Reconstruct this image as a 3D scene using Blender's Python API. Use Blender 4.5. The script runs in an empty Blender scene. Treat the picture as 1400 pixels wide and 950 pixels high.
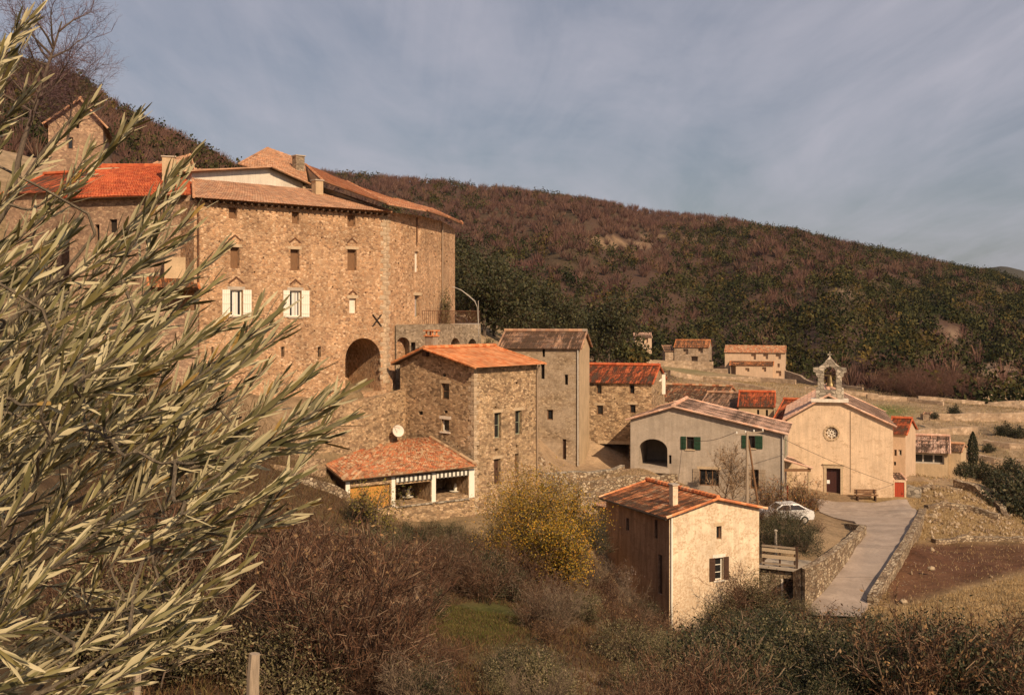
import bpy, math, random
import numpy as np
from mathutils import Vector, geometry

random.seed(7)
SC = bpy.context.scene
COL = SC.collection
F, CX, HY = 1500.0, 700.0, 430.0      # focal length in photo pixels, centre column, horizon row

def P(px, py, Y):
    return Vector(((px - CX) / F * Y, Y, (HY - py) / F * Y))
def G(px, Y):
    return ((px - CX) / F * Y, Y)

# ------------------------------------------------------------------ objects
ORG = {}
def link(o):
    COL.objects.link(o); return o
def tag(o, label=None, cat=None, group=None, kind=None):
    if label: o['label'] = label
    if cat: o['category'] = cat
    if group: o['group'] = group
    if kind: o['kind'] = kind
    return o
def thing(name, label, cat, loc, group=None):
    o = link(bpy.data.objects.new(name, None))
    o.location = loc; o.empty_display_size = 0.3
    ORG[o] = Vector(loc)
    return tag(o, label, cat, group, 'thing')

class MB:
    def __init__(s): s.v = []; s.f = []; s.uv = []; s.mi = []
    def face(s, pts, uvs=None, m=0):
        i = len(s.v); s.v += [tuple(p) for p in pts]; s.f.append(tuple(range(i, i + len(pts)))); s.mi.append(m)
        s.uv.append(uvs if uvs else [(p[0] + p[1] * .6, p[2]) for p in pts])
    def hexa(s, c, m=0):
        # c: 8 corners, bottom 0..3 then top 4..7, both running the same way round
        e = [(c[1] - c[0]).length, (c[2] - c[1]).length, (c[4] - c[0]).length]
        for idx, a, b in (((3, 2, 1, 0), e[0], e[1]), ((4, 5, 6, 7), e[0], e[1]), ((0, 1, 5, 4), e[0], e[2]),
                          ((1, 2, 6, 5), e[1], e[2]), ((2, 3, 7, 6), e[0], e[2]), ((3, 0, 4, 7), e[1], e[2])):
            o = random.random() * 3
            s.face([c[k] for k in idx], [(o, 0), (o + a, 0), (o + a, b), (o, b)], m)
    def box(s, a, b, m=0):
        x0, y0, z0 = a; x1, y1, z1 = b
        s.hexa([Vector(p) for p in ((x0, y0, z0), (x1, y0, z0), (x1, y1, z0), (x0, y1, z0),
                                    (x0, y0, z1), (x1, y0, z1), (x1, y1, z1), (x0, y1, z1))], m)
    def tube(s, pts, radii, n=6, m=0, cap=True):
        pts = [Vector(p) for p in pts]
        if not hasattr(radii, '__len__'): radii = [radii] * len(pts)
        rings = []
        for i, p in enumerate(pts):
            t = (pts[min(i + 1, len(pts) - 1)] - pts[max(i - 1, 0)]).normalized()
            a = t.orthogonal().normalized() if i == 0 else (rings_a - t * rings_a.dot(t)).normalized()
            rings_a = a; b = t.cross(a)
            rings.append([p + (a * math.cos(2 * math.pi * k / n) + b * math.sin(2 * math.pi * k / n)) * radii[i] for k in range(n)])
        l = 0
        for i in range(len(pts) - 1):
            dl = (pts[i + 1] - pts[i]).length
            for k in range(n):
                k2 = (k + 1) % n
                s.face([rings[i][k], rings[i][k2], rings[i + 1][k2], rings[i + 1][k]],
                       [(k * .1, l), (k * .1 + .1, l), (k * .1 + .1, l + dl), (k * .1, l + dl)], m)
            l += dl
        if cap:
            s.face(rings[0][::-1], None, m); s.face(rings[-1], None, m)
    def lathe(s, c, prof, n=16, axis='Z', m=0):
        c = Vector(c)
        def pt(r, h, a):
            if axis == 'Z': return c + Vector((r * math.cos(a), r * math.sin(a), h))
            return c + Vector((r * math.cos(a), h, r * math.sin(a)))
        for (r0, h0), (r1, h1) in zip(prof, prof[1:]):
            for k in range(n):
                a, b = 2 * math.pi * k / n, 2 * math.pi * (k + 1) / n
                s.face([pt(r0, h0, a), pt(r0, h0, b), pt(r1, h1, b), pt(r1, h1, a)], None, m)
    def build(s, name, mats, parent=None, org=None, smooth=False):
        if parent is not None: w = ORG[parent]
        elif org is not None: w = Vector(org)
        else: w = Vector((0, 0, 0))
        me = bpy.data.meshes.new(name)
        me.from_pydata([(p[0] - w[0], p[1] - w[1], p[2] - w[2]) for p in s.v], [], s.f)
        uvl = me.uv_layers.new(name='UVMap')
        flat = [c for fuv in s.uv for uv in fuv for c in uv]
        uvl.data.foreach_set('uv', flat)
        if not isinstance(mats, (list, tuple)): mats = [mats]
        for m in mats: me.materials.append(m)
        if len(mats) > 1: me.polygons.foreach_set('material_index', s.mi)
        if smooth: me.polygons.foreach_set('use_smooth', [True] * len(me.polygons))
        me.update()
        o = link(bpy.data.objects.new(name, me)); ORG[o] = w
        if parent is not None: o.parent = parent
        else: o.location = w
        return o

def np_mesh(name, V, Fq, mats, colors=None, mi=None, smooth=False):
    """mesh from numpy arrays; Fq (M,k); colors per vertex -> attribute Col"""
    me = bpy.data.meshes.new(name)
    V = np.asarray(V, np.float32); Fq = np.asarray(Fq, np.int32)
    M, k = Fq.shape
    me.vertices.add(len(V)); me.vertices.foreach_set('co', V.ravel())
    me.loops.add(M * k); me.loops.foreach_set('vertex_index', Fq.ravel())
    me.polygons.add(M); me.polygons.foreach_set('loop_start', np.arange(0, M * k, k, dtype=np.int32))
    if mi is not None: me.polygons.foreach_set('material_index', np.asarray(mi, np.int32))
    if smooth: me.polygons.foreach_set('use_smooth', np.ones(M, bool))
    if colors is not None:
        at = me.attributes.new('Col', 'FLOAT_COLOR', 'POINT')
        c4 = np.ones((len(V), 4), np.float32); c4[:, :3] = colors
        at.data.foreach_set('color', c4.ravel())
    for m in (mats if isinstance(mats, (list, tuple)) else [mats]): me.materials.append(m)
    me.update(calc_edges=True); me.validate()
    return me
def mesh_obj(name, me, parent=None, loc=None):
    o = link(bpy.data.objects.new(name, me))
    if parent is not None: o.parent = parent; ORG[o] = ORG.get(parent, Vector())
    if loc is not None: o.location = loc
    return o

# ------------------------------------------------------------------ materials
class NT:
    def __init__(s, name):
        s.m = bpy.data.materials.new(name); s.m.use_nodes = True
        s.t = s.m.node_tree; s.n = s.t.nodes; s.n.clear()
        s.out = s.n.new('ShaderNodeOutputMaterial'); s.b = s.n.new('ShaderNodeBsdfPrincipled')
        s.t.links.new(s.b.outputs[0], s.out.inputs[0])
    def new(s, t, **kw):
        nd = s.n.new('ShaderNode' + t)
        for k, v in kw.items(): setattr(nd, k, v)
        return nd
    def set(s, sock, v):
        if hasattr(v, 'is_output'): s.t.links.new(v, sock)
        elif isinstance(v, (tuple, list)) and len(v) == 3 and sock.type == 'RGBA': sock.default_value = (*v, 1)
        else: sock.default_value = v
    def uv(s): return s.new('UVMap', uv_map='UVMap').outputs[0]
    def obj(s): return s.new('TexCoord').outputs['Object']
    def map(s, v, sc, loc=(0, 0, 0)):
        nd = s.new('Mapping'); s.t.links.new(v, nd.inputs[0]); nd.inputs['Scale'].default_value = sc; nd.inputs['Location'].default_value = loc
        return nd.outputs[0]
    def noise(s, v, scale, detail=4, rough=.6, color=False):
        nd = s.new('TexNoise'); s.t.links.new(v, nd.inputs['Vector'])
        nd.inputs['Scale'].default_value = scale; nd.inputs['Detail'].default_value = detail; nd.inputs['Roughness'].default_value = rough
        return nd.outputs['Color' if color else 'Fac']
    def math(s, op, a, b=0.0, clamp=False):
        nd = s.new('Math', operation=op, use_clamp=clamp); s.set(nd.inputs[0], a); s.set(nd.inputs[1], b); return nd.outputs[0]
    def vmath(s, op, a, b):
        nd = s.new('VectorMath', operation=op); s.set(nd.inputs[0], a); s.set(nd.inputs[1], b); return nd.outputs[0]
    def ramp(s, fac, stops, interp='LINEAR'):
        nd = s.new('ValToRGB'); s.t.links.new(fac, nd.inputs[0]); r = nd.color_ramp; r.interpolation = interp
        while len(r.elements) < len(stops): r.elements.new(.5)
        for e, (p, c) in zip(r.elements, stops):
            e.position = p; e.color = (*c, 1) if len(c) == 3 else c
        return nd.outputs[0]
    def mix(s, fac, a, b, mode='MIX'):
        nd = s.new('Mix', data_type='RGBA', blend_type=mode); s.set(nd.inputs[0], fac); s.set(nd.inputs[6], a); s.set(nd.inputs[7], b)
        return nd.outputs[2]
    def rng(s, v, a, b, c, d):
        nd = s.new('MapRange'); s.t.links.new(v, nd.inputs[0])
        for i, x in enumerate((a, b, c, d)): nd.inputs[i + 1].default_value = x
        return nd.outputs[0]
    def col(s, c): s.set(s.b.inputs['Base Color'], c)
    def rough(s, r): s.set(s.b.inputs['Roughness'], r)
    def bump(s, h, strength=.5, dist=.05):
        nd = s.new('Bump'); nd.inputs['Strength'].default_value = strength; nd.inputs['Distance'].default_value = dist
        s.t.links.new(h, nd.inputs['Height']); s.t.links.new(nd.outputs[0], s.b.inputs['Normal'])
    def spec(s, v): s.b.inputs['Specular IOR Level'].default_value = v
def g(v): return (v, v, v)

def stone_mat(name, cols, mortar, sx=5.0, sy=8.0, bump=.8, stain=.28, big=.16, mort_w=.05, seed=0., patch=.42, patch_lo=.46, pcol=None):
    n = NT(name); uv = n.map(n.uv(), (1, 1, 1), (seed, seed * .7, 0))
    d = n.vmath('SUBTRACT', n.noise(uv, 2.3, 2, .5, True), (.5, .5, .5))
    p = n.vmath('ADD', uv, n.vmath('MULTIPLY', d, (.22, .16, 0)))
    p = n.map(p, (sx, sy, 1))
    vo = n.new('TexVoronoi', voronoi_dimensions='2D', feature='F1'); n.t.links.new(p, vo.inputs['Vector']); vo.inputs['Scale'].default_value = 1
    ve = n.new('TexVoronoi', voronoi_dimensions='2D', feature='DISTANCE_TO_EDGE'); n.t.links.new(p, ve.inputs['Vector']); ve.inputs['Scale'].default_value = 1
    sep = n.new('SeparateColor'); n.t.links.new(vo.outputs['Color'], sep.inputs[0])
    k = len(cols)
    c = n.ramp(sep.outputs[0], [((i + .0) / k, cc) for i, cc in enumerate(cols)], 'CONSTANT')
    c = n.mix(.5, c, n.mix(1, c, n.rng(sep.outputs[1], 0, 1, .55, 1.4), 'MULTIPLY'))
    grain = n.noise(uv, 14, 5, .7)
    c = n.mix(1, c, n.rng(grain, .25, .75, .68, 1.3), 'MULTIPLY')
    mw = n.rng(ve.outputs['Distance'], mort_w * .4, mort_w * 1.8, 0, 1)
    mortc = n.mix(1, mortar, n.rng(n.noise(uv, 5, 3), .3, .7, .6, 1.25), 'MULTIPLY')
    c = n.mix(mw, mortc, c)
    lg = n.noise(uv, .45, 4, .6)
    c = n.mix(1, c, n.rng(lg, .3, .7, 1 - stain, 1 + stain * .55), 'MULTIPLY')
    st = n.noise(n.map(uv, (1.3, .22, 1)), 1.0, 4, .65)
    c = n.mix(1, c, n.rng(st, .35, .65, 1 - big, 1 + big * .5), 'MULTIPLY')
    pt = n.rng(n.noise(n.map(uv, (.8, 1.1, 1), (5, 9, 0)), .5, 5, .65), .0 + patch_lo, patch_lo + .16, 0, patch)
    c = n.mix(pt, c, n.mix(.55 if pcol is None else .95, c, n.mix(1, pcol or mortar, n.rng(n.noise(uv, 3, 4, .7), .3, .7, .75, 1.25), 'MULTIPLY')))
    n.col(c); n.rough(.92); n.spec(.2)
    h = n.math('ADD', n.math('MULTIPLY', mw, .7), n.math('MULTIPLY', grain, .5))
    n.bump(h, bump, .05)
    return n.m

def plaster_mat(name, col, var=.16, streak=.2, patch=None, patch_amt=.0, bump=.3, seed=0., low=None):
    n = NT(name); uv = n.map(n.uv(), (1, 1, 1), (seed, seed, 0))
    c = n.mix(1, col, n.rng(n.noise(uv, .55, 5, .65), .3, .7, 1 - var * 1.3, 1 + var * .7), 'MULTIPLY')
    c = n.mix(1, c, n.rng(n.noise(n.map(uv, (3.2, .3, 1)), 1, 5, .7), .36, .66, 1 - streak, 1 + streak * .4), 'MULTIPLY')
    gr = n.noise(uv, 9, 6, .75)
    c = n.mix(1, c, n.rng(gr, .3, .7, .84, 1.1), 'MULTIPLY')
    if patch:
        nf = n.noise(n.map(uv, (1, 1.4, 1), (4, 2, 0)), 1.3, 6, .72)
        if low:
            sx = n.new('SeparateXYZ'); n.t.links.new(n.uv(), sx.inputs[0]); nf = n.math('ADD', nf, n.rng(sx.outputs[1], low[0], low[1], .2, 0))
        f = n.rng(nf, .56 - patch_amt * .12, .62 - patch_amt * .1, 0, 1)
        f = n.math('MULTIPLY', f, n.rng(n.noise(uv, 7, 4, .7), .38, .6, 0, 1))
        c = n.mix(f, c, patch)
    n.col(c); n.rough(.9); n.spec(.2); n.bump(n.math('ADD', gr, n.math('MULTIPLY', n.noise(uv, 2.2, 3), 1.2)), bump, .03)
    return n.m

def tile_mat(name, cols, lichen=(.30, .25, .17), lich=.3, seed=0.):
    n = NT(name); uv = n.uv()
    cell = n.vmath('FLOOR', n.vmath('DIVIDE', uv, (TW, TL, 1)), (0, 0, 0))
    cell = n.vmath('ADD', cell, (seed, seed, .5))
    wn = n.new('TexWhiteNoise', noise_dimensions='3D'); n.t.links.new(cell, wn.inputs['Vector'])
    k = len(cols)
    c = n.ramp(wn.outputs['Value'], [(i / k, cc) for i, cc in enumerate(cols)], 'CONSTANT')
    c = n.mix(1, c, n.rng(n.noise(uv, .7, 5, .65), .3, .7, .72, 1.22), 'MULTIPLY')
    f = n.rng(n.noise(uv, 2.2, 6, .75), .60 - lich * .25, .68 - lich * .15, 0, .85)
    c = n.mix(f, c, lichen)
    c = n.mix(1, c, n.rng(n.noise(uv, 18, 4, .7), .3, .7, .8, 1.15), 'MULTIPLY')
    n.col(c); n.rough(.85); n.spec(.25); n.bump(n.noise(uv, 25, 4), .25, .02)
    return n.m

def plain(name, col, rough=.7, metal=0., var=.15, scale=6., stretch=(1, 1, 1), bump=.15, spec=.3):
    n = NT(name); v = n.map(n.obj(), stretch)
    f = n.noise(v, scale, 5, .65)
    n.col(n.mix(1, col, n.rng(f, .3, .7, 1 - var, 1 + var), 'MULTIPLY')); n.rough(rough); n.spec(spec)
    n.b.inputs['Metallic'].default_value = metal
    if bump: n.bump(f, bump, .02)
    return n.m

def leaf_mat(name, rough=.6, spec=.3, trans=.15, back=None):
    n = NT(name); at = n.new('Attribute', attribute_name='Col')
    c = at.outputs['Color']
    if back:
        ge = n.new('NewGeometry')
        c = n.mix(ge.outputs['Backfacing'], c, back)
    n.col(c); n.rough(rough); n.spec(spec)
    if trans:
        tr = n.new('BsdfTranslucent'); n.t.links.new(c, tr.inputs[0])
        mx = n.new('MixShader'); mx.inputs[0].default_value = trans
        n.t.links.new(n.b.outputs[0], mx.inputs[1]); n.t.links.new(tr.outputs[0], mx.inputs[2]); n.t.links.new(mx.outputs[0], n.out.inputs[0])
    return n.m

TW, TL = .25, .42
M = {}
M['stone_main'] = stone_mat('stone_main', [(.58, .345, .185), (.50, .29, .15), (.65, .415, .24), (.44, .25, .135), (.59, .365, .205), (.70, .475, .29), (.29, .165, .095), (.55, .305, .155)], (.58, .37, .215), seed=0, mort_w=.08)
M['stone_wing'] = stone_mat('stone_wing', [(.46, .29, .18), (.38, .24, .15), (.52, .35, .22), (.32, .20, .13)], (.44, .30, .20), seed=7)
M['stone_tower'] = stone_mat('stone_tower', [(.52, .345, .19), (.43, .28, .155), (.60, .42, .25), (.35, .225, .13), (.54, .37, .215), (.24, .155, .09)], (.40, .285, .165), sx=4.2, sy=7.2, seed=13)
M['stone_grey'] = stone_mat('stone_grey', [(.36, .28, .19), (.30, .23, .15), (.42, .33, .23), (.24, .18, .12)], (.35, .27, .18), seed=21)
M['stone_dry'] = stone_mat('stone_dry', [(.38, .28, .17), (.30, .21, .13), (.48, .37, .24), (.22, .15, .09), (.54, .43, .29)], (.16, .11, .07), sx=3., sy=5.2, mort_w=.07, bump=1., seed=33)
M['stone_render'] = stone_mat('stone_render', [(.40, .29, .18), (.33, .235, .145), (.46, .34, .22), (.26, .18, .11)], (.38, .28, .18), seed=63, patch=.95, patch_lo=.40, pcol=(.42, .32, .22))
M['quoin'] = stone_mat('quoin', [(.58, .43, .27), (.52, .38, .24), (.62, .47, .31)], (.5, .37, .24), sx=1.5, sy=2.5, seed=70)
M['stone_far'] = stone_mat('stone_far', [(.44, .31, .20), (.38, .27, .17), (.50, .37, .25)], (.42, .30, .2), sx=1.6, sy=2.4, seed=40)
M['stone_pale'] = stone_mat('stone_pale', [(.46, .39, .29), (.38, .32, .24), (.54, .46, .35), (.28, .235, .18)], (.22, .18, .13), sx=2.2, sy=3.6, bump=.9, seed=44)
M['plaster_cream'] = plaster_mat('plaster_cream', (.84, .67, .46), .14, .22, (.50, .345, .21), .8, seed=3, low=(-19.6, -15.0))
M['plaster_church'] = plaster_mat('plaster_church', (.78, .57, .37), .12, .16, (.52, .36, .22), .25, seed=9, low=(-17.2, -14.6))
M['plaster_grey'] = plaster_mat('plaster_grey', (.47, .385, .295), .22, .16, (.36, .29, .215), .3, seed=17, low=(-16.5, -12.5))
M['plaster_patchy'] = plaster_mat('plaster_patchy', (.43, .34, .25), .3, .3, (.30, .20, .12), .9, seed=23)
M['plaster_white'] = plaster_mat('plaster_white', (.82, .72, .58), .12, .14, seed=29)
M['plaster_far'] = plaster_mat('plaster_far', (.62, .44, .29), .12, .12, seed=31)
M['plaster_shade'] = plaster_mat('plaster_shade', (.40, .24, .145), .25, .35, (.25, .14, .085), .4, seed=51)  # brown is partly stain, partly the side wall's shade put into the colour
M['plaster_tan'] = plaster_mat('plaster_tan', (.55, .40, .24), .16, .12, seed=37)
M['tile_red'] = tile_mat('tile_red', [(.50, .115, .043), (.56, .15, .055), (.43, .095, .037), (.54, .135, .05)], lich=-.2, seed=1)
M['tile_orange'] = tile_mat('tile_orange', [(.62, .23, .085), (.68, .29, .12), (.55, .18, .06), (.60, .26, .11)], lich=.0, seed=5)
M['tile_mixed'] = tile_mat('tile_mixed', [(.44, .18, .085), (.50, .165, .07), (.40, .22, .115), (.58, .38, .22), (.28, .115, .055), (.52, .23, .10)], lich=.35, lichen=(.45, .34, .2), seed=9)
M['tile_farm'] = tile_mat('tile_farm', [(.74, .26, .10), (.78, .33, .15), (.66, .22, .085), (.74, .44, .25), (.54, .20, .09), (.72, .29, .12)], lich=.12, seed=41)
M['tile_rust'] = tile_mat('tile_rust', [(.46, .20, .10), (.52, .25, .13), (.40, .17, .085), (.48, .26, .15)], lich=.2, lichen=(.38, .28, .18), seed=33)
M['tile_tan'] = tile_mat('tile_tan', [(.50, .275, .155), (.56, .33, .195), (.44, .235, .135), (.57, .30, .16)], lich=.2, seed=13)
M['tile_brown'] = tile_mat('tile_brown', [(.44, .24, .14), (.37, .20, .12), (.50, .29, .17), (.33, .19, .125)], lichen=(.28, .23, .18), lich=.4, seed=17)
M['tile_rose'] = tile_mat('tile_rose', [(.68, .43, .30), (.74, .49, .35), (.60, .36, .25), (.70, .40, .26)], lich=.0, lichen=(.45, .34, .25), seed=21)
M['eave_wood'] = plain('eave_wood', (.10, .06, .035), .85, var=.3)
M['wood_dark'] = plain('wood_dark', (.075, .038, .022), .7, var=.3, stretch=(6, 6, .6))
M['wood_brown'] = plain('wood_brown', (.20, .105, .05), .75, var=.3, stretch=(6, 6, .6))
M['wood_ochre'] = plain('wood_ochre', (.52, .25, .055), .6, var=.2, stretch=(8, 8, .5))
M['wood_grey'] = plain('wood_grey', (.34, .26, .18), .85, var=.3, stretch=(6, 6, .6))
M['plank'] = plain('plank', (.52, .40, .26), .8, var=.3, stretch=(1, 6, 6))
M['paint_white'] = plain('paint_white', (.80, .75, .62), .55, var=.07, stretch=(4, 4, .8))
M['paint_green'] = plain('paint_green', (.022, .055, .028), .5, var=.2, stretch=(4, 4, .8))
M['paint_sage'] = plain('paint_sage', (.24, .25, .17), .6, var=.15)
M['paint_red'] = plain('paint_red', (.38, .055, .02), .6, var=.2, stretch=(5, 5, .7))
M['paint_maroon'] = plain('paint_maroon', (.055, .02, .016), .5, var=.25, stretch=(5, 5, .7))
M['paper'] = plain('paper', (.82, .80, .76), .7, var=.03)
M['metal_dark'] = plain('metal_dark', (.06, .045, .035), .5, .6, var=.3)
M['metal_pale'] = plain('metal_pale', (.55, .50, .42), .45, .3, var=.15)
M['rust'] = plain('rust', (.13, .06, .03), .85, var=.4)
M['zinc'] = plain('zinc', (.33, .24, .16), .6, .2, var=.15)
M['curtain'] = plain('curtain', (.72, .68, .62), .8, var=.06, stretch=(14, 14, .3))
M['curtain_rose'] = plain('curtain_rose', (.45, .36, .36), .8, var=.1, stretch=(14, 14, .3))
M['lintel'] = plain('lintel', (.50, .37, .23), .9, var=.2)
M['concrete'] = plain('concrete', (.42, .35, .27), .9, var=.2, scale=3)
M['void'] = plain('void', (.03, .022, .016), .95, var=.2)
M['canvas'] = plain('canvas', (.74, .70, .60), .8, var=.06)
M['canvas_dark'] = plain('canvas_dark', (.10, .09, .07), .8, var=.1)
M['dish'] = plain('dish', (.66, .58, .48), .5, var=.06)
M['bark'] = plain('bark', (.115, .085, .06), .95, var=.4, stretch=(3, 3, .6), scale=10, bump=.5)
M['bark_olive'] = plain('bark_olive', (.15, .118, .08), .95, var=.4, stretch=(3, 3, .6), scale=40, bump=.6)
M['twig'] = leaf_mat('twig', .9, .1, 0)
M['leaf'] = leaf_mat('leaf', .65, .25, .12)
M['olive_leaf'] = leaf_mat('olive_leaf', .55, .3, .10, back=(.47, .405, .235))
M['forest'] = leaf_mat('forest', .9, .05, 0)
M['grass'] = leaf_mat('grass', .9, .1, .1)
M['tyre'] = plain('tyre', (.02, .02, .02), .9, var=.1)
M['car_paint'] = plain('car_paint', (.66, .64, .60), .35, var=.05, bump=0, spec=.5)
M['stone_boulder'] = plain('stone_boulder', (.36, .27, .17), .95, var=.3, scale=3, bump=.8)
def glass_mat():
    n = NT('window_glass'); n.col((.02, .02, .02)); n.rough(.08); n.spec(.5); return n.m
M['glass'] = glass_mat()
# ------------------------------------------------------------------ terrain
CP = []
def cp(px, py, Y): CP.append(tuple(P(px, py, Y)))
for t in ((0, 0, -1.7), (-3, 2, -1.9), (4, 2, -2.3), (0, 8, -4.2), (-8, 8, -3.4), (10, 8, -5), (0, -20, 3), (-25, -20, 5), (25, -20, 1),
          (-30, 20, -4), (30, 20, -10), (-45, 45, -2), (-60, 80, 12), (-90, 60, 14), (70, 40, -20), (95, 80, -20), (90, 130, -18),
          (60, 60, -17.5), (-40, 120, 14), (-70, 130, 22), (-100, 110, 30)):
    CP.append(t)
for t in ((-8, 72, -13.3), (-5, 75, -13.4), (-9, 76, -13.2), (-10.5, 70, -13.2), (-6, 77, -13.3), (-12.9, 70, -12.9), (-14.2, 67.8, -12.2), (-13.6, 73.4, -6.3), (-11.2, 77, -5.8), (-10.2, 80.6, -5.5), (-11.2, 82, -5.5), (-13.5, 79, -5.6), (-17, 74, -5.8), (-15.6, 70.6, -6.6), (-8.7, 78.2, -12.6), (-9.6, 76, -12.8), (-3, 77, -13.6), (0, 80, -13.6), (-4, 80, -13)):
    CP.append(t)
for a in ((0, 960, 18), (0, 800, 30), (0, 650, 50), (0, 520, 68), (150, 960, 20), (150, 720, 45),
          (300, 960, 22), (300, 850, 34), (300, 750, 50), (300, 650, 62), (300, 560, 69), (200, 545, 70),
          (500, 960, 24), (500, 850, 40), (500, 765, 56), (480, 716, 66), (420, 700, 64), (430, 692, 67.5), (400, 555, 73.5), (500, 537, 77), (540, 531, 80.6),
          (560, 720, 70), (640, 710, 73), (600, 520, 84), (640, 500, 92), (700, 480, 108),
          (700, 960, 27), (700, 870, 42), (700, 790, 58), (700, 715, 74), (745, 690, 80),
          (800, 960, 30), (800, 870, 46), (800, 800, 62), (800, 735, 76), (760, 655, 86), (830, 690, 80),
          (900, 960, 34), (900, 890, 55), (900, 868, 66), (850, 800, 73), (960, 868, 68), (1030, 850, 70),
          (1000, 960, 35), (1000, 880, 60), (1070, 836, 67), (1100, 960, 36), (1130, 862, 61),
          (1110, 838, 65.5), (1150, 837, 65.5), (1190, 833, 65.5), (1160, 785, 72), (1200, 785, 72), (1190, 740, 80), (1230, 740, 80), (1210, 706, 90), (1160, 704, 91),
          (1120, 704, 90), (1060, 714, 84), (1050, 740, 78), (1090, 725, 78), (1150, 688, 96), (1235, 692, 95), (1250, 700, 91),
          (1262, 820, 66), (1290, 780, 74), (1300, 752, 82), (1290, 722, 88), (1265, 690, 95), (1300, 670, 98), (1340, 690, 96), (1375, 712, 93),
          (1300, 960, 36), (1300, 870, 55), (1400, 960, 38), (1400, 850, 58), (1400, 755, 80), (1400, 722, 96), (1330, 655, 112), (1400, 690, 112),
          (1400, 640, 130), (1280, 648, 122), (1240, 652, 116), (1400, 600, 155), (1250, 585, 165), (1400, 560, 200), (1250, 556, 195), (1130, 560, 170),
          (1000, 560, 150), (1000, 530, 185), (1030, 514, 275), (940, 494, 320), (880, 478, 330), (940, 517, 250), (905, 535, 155), (1120, 528, 240), (1180, 535, 260),
          (860, 635, 97), (800, 634, 94.5), (760, 634, 90), (800, 645, 90), (880, 642, 90), (960, 690, 87), (1000, 700, 86), (1065, 700, 87), (790, 672, 86), (862, 672, 86.5), (800, 694, 82.5), (870, 694, 83),
          (850, 560, 112), (760, 500, 118), (980, 590, 118), (1060, 600, 116), (1150, 610, 118), (880, 510, 190), (780, 490, 170), (700, 455, 150)):
    cp(*a)
CPA = np.array(CP)
def _rbf():
    X = CPA[:, :2]; n = len(X)
    d = np.sqrt(((X[:, None] - X[None]) ** 2).sum(-1) + .8)
    A = np.zeros((n + 3, n + 3)); A[:n, :n] = -d + np.eye(n) * .0
    A[:n, :n] -= np.eye(n) * -.12
    A[:n, n] = 1; A[:n, n + 1:] = X / 50; A[n, :n] = 1; A[n + 1:, :n] = (X / 50).T
    return np.linalg.solve(A, np.concatenate([CPA[:, 2], np.zeros(3)]))
RW = _rbf()
def near_h(x, y):
    out = np.empty_like(x)
    for i in range(0, len(x), 20000):
        a, b = x[i:i + 20000], y[i:i + 20000]
        d = np.sqrt((a[:, None] - CPA[:, 0]) ** 2 + (b[:, None] - CPA[:, 1]) ** 2 + .8)
        out[i:i + 20000] = -d @ RW[:-3] + RW[-3] + RW[-2] * a / 50 + RW[-1] * b / 50
    return out
def sm(t): t = np.clip(t, 0, 1); return t * t * (3 - 2 * t)
# a ridge: columns of (pixel column, ridge row, ridge distance, foot distance, foot height)
LH = np.array([(-900, -120, 330, 130, 16), (-300, 30, 330, 135, 14), (0, 82, 330, 138, 11), (100, 112, 330, 138, 9), (200, 171, 330, 135, 6), (300, 224, 330, 130, 3), (340, 244, 322, 128, 2),
               (450, 295, 290, 126, 0), (550, 345, 255, 126, -2), (620, 388, 235, 128, -3.5), (700, 434, 215, 132, -6), (800, 470, 205, 145, -9), (870, 496, 205, 150, -12), (940, 530, 210, 150, -16), (1100, 600, 210, 150, -25), (3000, 800, 210, 150, -60)], float)
MH = np.array([(-900, 190, 800, 330, 0), (0, 215, 800, 330, -5), (300, 230, 800, 330, -12), (480, 243, 800, 330, -14), (600, 251, 810, 330, -15), (700, 263, 820, 330, -15), (800, 276, 830, 335, -15), (900, 293, 840, 345, -15),
               (1000, 305, 850, 330, -16), (1100, 325, 860, 300, -16.5), (1200, 343, 870, 260, -17), (1300, 366, 880, 245, -18), (1400, 394, 890, 240, -18.5), (1600, 425, 900, 240, -19), (2000, 440, 900, 240, -20), (3500, 445, 900, 240, -22)], float)
FH = np.array([(-900, 300, 2700, 2000, 0), (1150, 440, 2700, 2000, -10), (1290, 392, 2700, 2000, -10), (1340, 366, 2700, 2000, -10), (1372, 359, 2700, 2000, -10), (1400, 366, 2700, 2000, -10), (1440, 380, 2700, 2000, -10), (1520, 352, 2700, 2000, -10), (1700, 374, 2700, 2000, -10), (3500, 330, 2700, 2000, -10)], float)
def ridge_h(x, y, C, fold=.0, ph=0.):
    yy = np.maximum(y, 1.0); px = CX + F * x / yy
    rr, Yr, Yb, zb = (np.interp(px, C[:, 0], C[:, i]) for i in (1, 2, 3, 4))
    zr = (HY - rr) / F * Yr
    t = (yy - Yb) / (Yr - Yb)
    h = zb + (zr - zb) * t * (1.18 - .18 * np.clip(t, 0, 1))
    h = np.where(t > 1, zr - (t - 1) * np.maximum(zr - zb, 20) * .8, h)
    h = np.where(t < 0, zb + t * 30, h)
    if fold:
        w = np.clip(t, 0, 1) * np.clip(1 - t, 0, 1) * 4
        h = h + w * fold * (np.sin(px * .021 + ph + yy * .004) + .6 * np.sin(px * .047 + 2 * ph - yy * .011) + .5 * np.sin(yy * .05 + px * .01))
    return np.where(y > 5, h, -1e3)
def smax(a, b, k=3.0):
    m = np.maximum(a, b); return m + k * .25 * np.maximum(0, 1 - np.abs(a - b) / k) ** 2
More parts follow.
